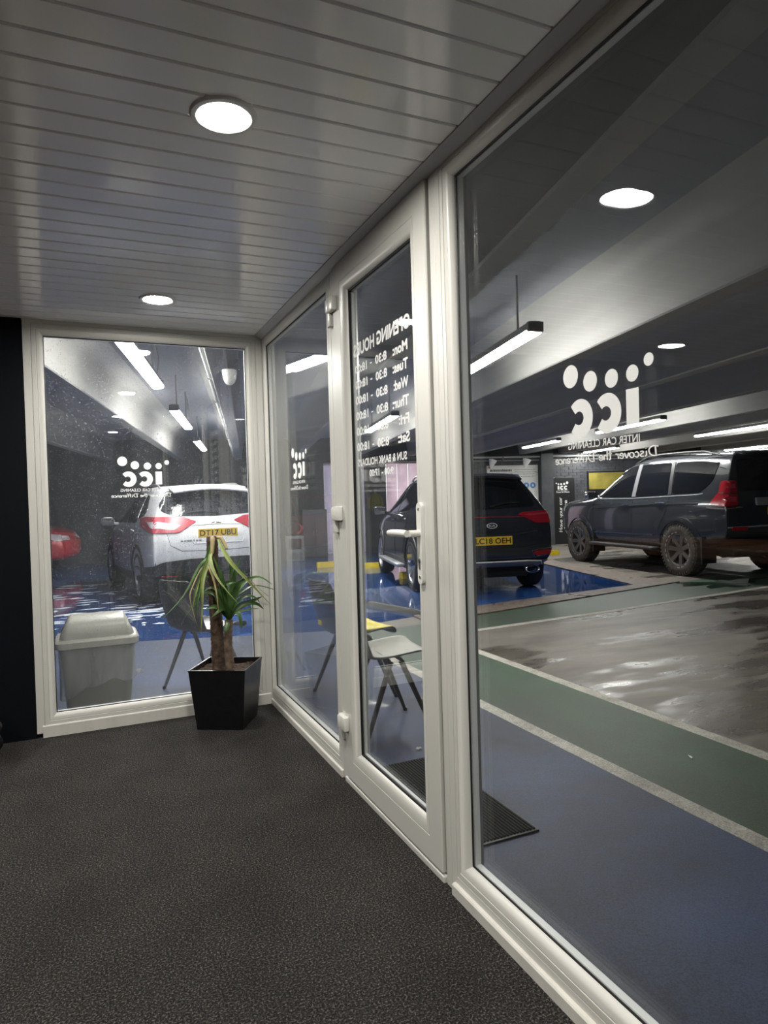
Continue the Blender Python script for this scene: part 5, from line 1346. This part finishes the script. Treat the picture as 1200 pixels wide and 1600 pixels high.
for sy in (1, -1):
    dd = (0, -sy, 0); Y = lambda pts: [(x, sy * 1.3, z) for x, z in pts]
    cl.decal('side_glass', Y([(.84, 1.23), (.20, 1.71), (-.18, 1.755), (-.20, 1.225)]), dd, 'tint', rnd=.04)
    cl.decal('side_glass', Y([(-.30, 1.225), (-.28, 1.755), (-1.00, 1.755), (-1.10, 1.25)]), dd, 'tint', rnd=.04)
    cl.decal('quarter_glass', Y([(-1.20, 1.25), (-1.12, 1.755), (-2.02, 1.735), (-1.98, 1.42), (-1.80, 1.27)]), dd, 'tint', rnd=.07)
    cl.line('window_trim', Y([(.90, 1.20), (-.2, 1.195), (-1.75, 1.235), (-1.86, 1.25)]), dd, 'silver', .008)
    cl.line('roof_gutter', Y([(.95, 1.24), (.16, 1.785), (-.2, 1.80), (-1.1, 1.80), (-2.1, 1.785)]), dd, 'clad', .006)
    cl.decal('door_pillar', Y([(-.20, 1.22), (-.18, 1.77), (-.27, 1.77), (-.30, 1.22)]), dd, 'lamp_body', off=.009)
    cl.decal('door_pillar', Y([(-1.12, 1.24), (-1.02, 1.77), (-1.09, 1.77), (-1.19, 1.24)]), dd, 'clad', off=.009)
    cl.line('door_seam', Y([(.93, 1.18), (.90, .85), (.92, .50)]), dd, 'dark', .005)
    cl.line('door_seam', Y([(-.25, 1.19), (-.25, .50)]), dd, 'dark', .005)
    cl.line('door_seam', Y([(-1.15, 1.22), (-1.12, 1.0), (-.93, .72), (-.90, .50)]), dd, 'dark', .005)
    cl.line('body_crease', Y([(.75, 1.03), (-.7, 1.10), (-1.8, 1.10)]), dd, 'paint_navy', .014)
    cl.line('body_crease', Y([(.85, .58), (-.80, .60)]), dd, 'paint_navy', .016)
    cl.handle(-.08, 1.08, sy, 'chrome', .22); cl.handle(-.98, 1.11, sy, 'chrome', .22)
    cl.mirror(.82, 1.22, sy, 'chrome', .115)
    m_ = MB(); m_.box(-.92, .90, sy * .86 if sy > 0 else -1.06, sy * 1.06 if sy > 0 else -.86, .36, .41, .018); st_ = m_.build('side_step', M['clad'], cl.root, smooth=40)
    m_ = MB()
    for k in range(18): m_.box(-.85 + k * .097, -.81 + k * .097, sy * .90 if sy > 0 else -1.04, sy * 1.04 if sy > 0 else -.90, .409, .414)
    tag(m_.build('tread_ribs', M['lamp_body'], st_), kind='stuff')
    for x in (-1.395 - .50, 1.395 - .50):
        m_ = MB(); m_.prism([(x - .012, .22), (x + .012, .22), (x + .02, .62), (x - .02, .62)], sy * .70, sy * .955, 'y'); m_.build('mud_flap', M['clad'], cl.root)
    k = sy
    tl = cl.decal('tail_lamp', [(-2.44, k * .82, 1.42), (-2.34, k * .89, 1.42), (-2.30, k * .92, 1.40), (-2.28, k * .935, 1.26), (-2.17, k * 1.01, 1.10), (-2.30, k * .92, 1.06), (-2.45, k * .81, 1.07)], (.78, -k * .62, 0), 'lamp_red', off=.03, rnd=.03)
    cl.decal('lamp_bar', [(-2.44, k * .82, 1.245), (-2.29, k * .93, 1.25), (-2.29, k * .93, 1.23), (-2.44, k * .82, 1.225)], (.78, -k * .62, 0), 'clad', off=.036, parent=tl)
    cl.decal('clear_segment', [(-2.42, k * .83, 1.37), (-2.37, k * .87, 1.37), (-2.37, k * .87, 1.31), (-2.42, k * .83, 1.31)], (.78, -k * .62, 0), 'lamp_pink', off=.036, parent=tl)
    cl.decal('clear_segment', [(-2.43, k * .825, 1.19), (-2.35, k * .885, 1.19), (-2.35, k * .885, 1.12), (-2.43, k * .825, 1.12)], (.78, -k * .62, 0), 'lamp_pink', off=.036, parent=tl)
    cl.line('lamp_trim', [(-2.50, k * .76, 1.045), (-2.3, k * .92, 1.03), (-2.12, k * 1.03, 1.05)], (.78, -k * .62, 0), 'chrome', .014)
    cl.decal('bumper_reflector', [(-2.5, k * .58, .72), (-2.5, k * .82, .72), (-2.5, k * .82, .77), (-2.5, k * .58, .77)], REAR, 'lamp_red', off=.02, rnd=.02)
cl.decal('rear_glass', Z([(-.66, 1.27), (.66, 1.27), (.64, 1.60), (.60, 1.735), (-.60, 1.735), (-.64, 1.60)]), REAR, 'tint', off=.006, rnd=.06)
cl.decal('plate_garnish', Z([(-.42, 1.06), (.42, 1.06), (.42, 1.17), (-.42, 1.17)]), REAR, 'silver', off=.03, rnd=.02)
cl.line('tailgate_seam', Z([(-.72, 1.78), (-.74, 1.2), (-.72, .78), (0, .77), (.72, .78), (.74, 1.2), (.72, 1.78)]), REAR, 'dark', .005)
cl.line('bumper_edge', Z([(-.88, .76), (0, .775), (.88, .76)]), REAR, 'silver', .012)
cl.decal('lower_bumper', Z([(-.90, .50), (.90, .50), (.90, .60), (-.90, .60)]), REAR, 'clad', off=.02)
p_, n_ = cl.hit((-3, -.02, .98), REAR, .012)
mb = MB(); mb.m = Matrix.Translation(p_); mb.box(-.004, .004, -.26, .26, -.0555, .0555, .002); mb.build('number_plate', M['plate'], cl.root)
m_ = MB(); m_.grid(lambda a, b: (-2.18 - .20 * a, (b - .5) * 1.28 * (1 - .05 * a), 1.845 - .03 * a + .035 * (1 - (2 * b - 1) ** 2) - .012 * a * abs(2 * b - 1)), 4, 14)
sp_ = m_.build('roof_spoiler', M['paint_navy'], cl.root, smooth=True); k_ = sp_.modifiers.new('thickness', 'SOLIDIFY'); k_.thickness = .03
cl.rail(-1.95, .0, .62, 'clad', .055, .018)
m_ = MB(); m_.box(-2.1, 1.9, -.55, .55, .30, .48, .05); m_.cyl((-1.395, -.80, .39), (-1.395, .80, .39), .05); m_.cyl((-1.395, -.12, .37), (-1.395, .12, .37), .14); m_.build('chassis', M['dark'], cl.root)
for c in (cw, ck):
    m_ = MB(); m_.box(-1.9, 1.8, -.60, .60, .20, .42, .05); m_.build('chassis', M['dark'], c.root)

# ---- red car at the far wall, mostly hidden
SPEC_R = dict(SPEC_W); SPEC_R['zroof'] = [(-2.17, 1.40), (-1.4, 1.45), (-.4, 1.47), (.2, 1.43), (1.12, .98), (1.9, .88), (2.2, .76)]
SPEC_R['zbelt'] = [(-2.17, .98), (-1.3, .98), (0, .93), (.9, .92), (1.2, .90), (2.2, .70)]; SPEC_R['rw'] = .31
c_ = guv(-5.72, 15.2)
cr = Car('car', (c_.x, c_.y), -GA, 'red car by the far wall, seen low at the left edge of the back window', None, SPEC_R, 'paint_red')
cr.wheels('tyre', 'rim_silver', 5); cr.arches(.02, 'paint_red', .006)
for sy in (1, -1):
    dd = (0, -sy, 0); Y = lambda pts: [(x, sy * 1.3, z) for x, z in pts]
    cr.decal('side_glass', Y([(.90, .98), (.20, 1.375), (-.05, 1.40), (-.10, .98)]), dd, 'tint', rnd=.05)
    cr.decal('side_glass', Y([(-.15, .98), (-.10, 1.40), (-.95, 1.37), (-1.1, 1.02)]), dd, 'tint', rnd=.05)
    cr.decal('head_lamp', [(2.3, sy * .50, .74), (1.95, sy * .85, .80), (1.75, sy * .95, .78), (2.0, sy * .85, .66), (2.3, sy * .55, .66)], (-.75, -sy * .66, 0), 'lamp_clear', off=.01, rnd=.03)
    cr.line('door_seam', Y([(-.12, .95), (-.12, .36)]), dd, 'dark', .004)
    cr.mirror(.82, .95, sy); cr.handle(.02, .86, sy, 'paint_red')
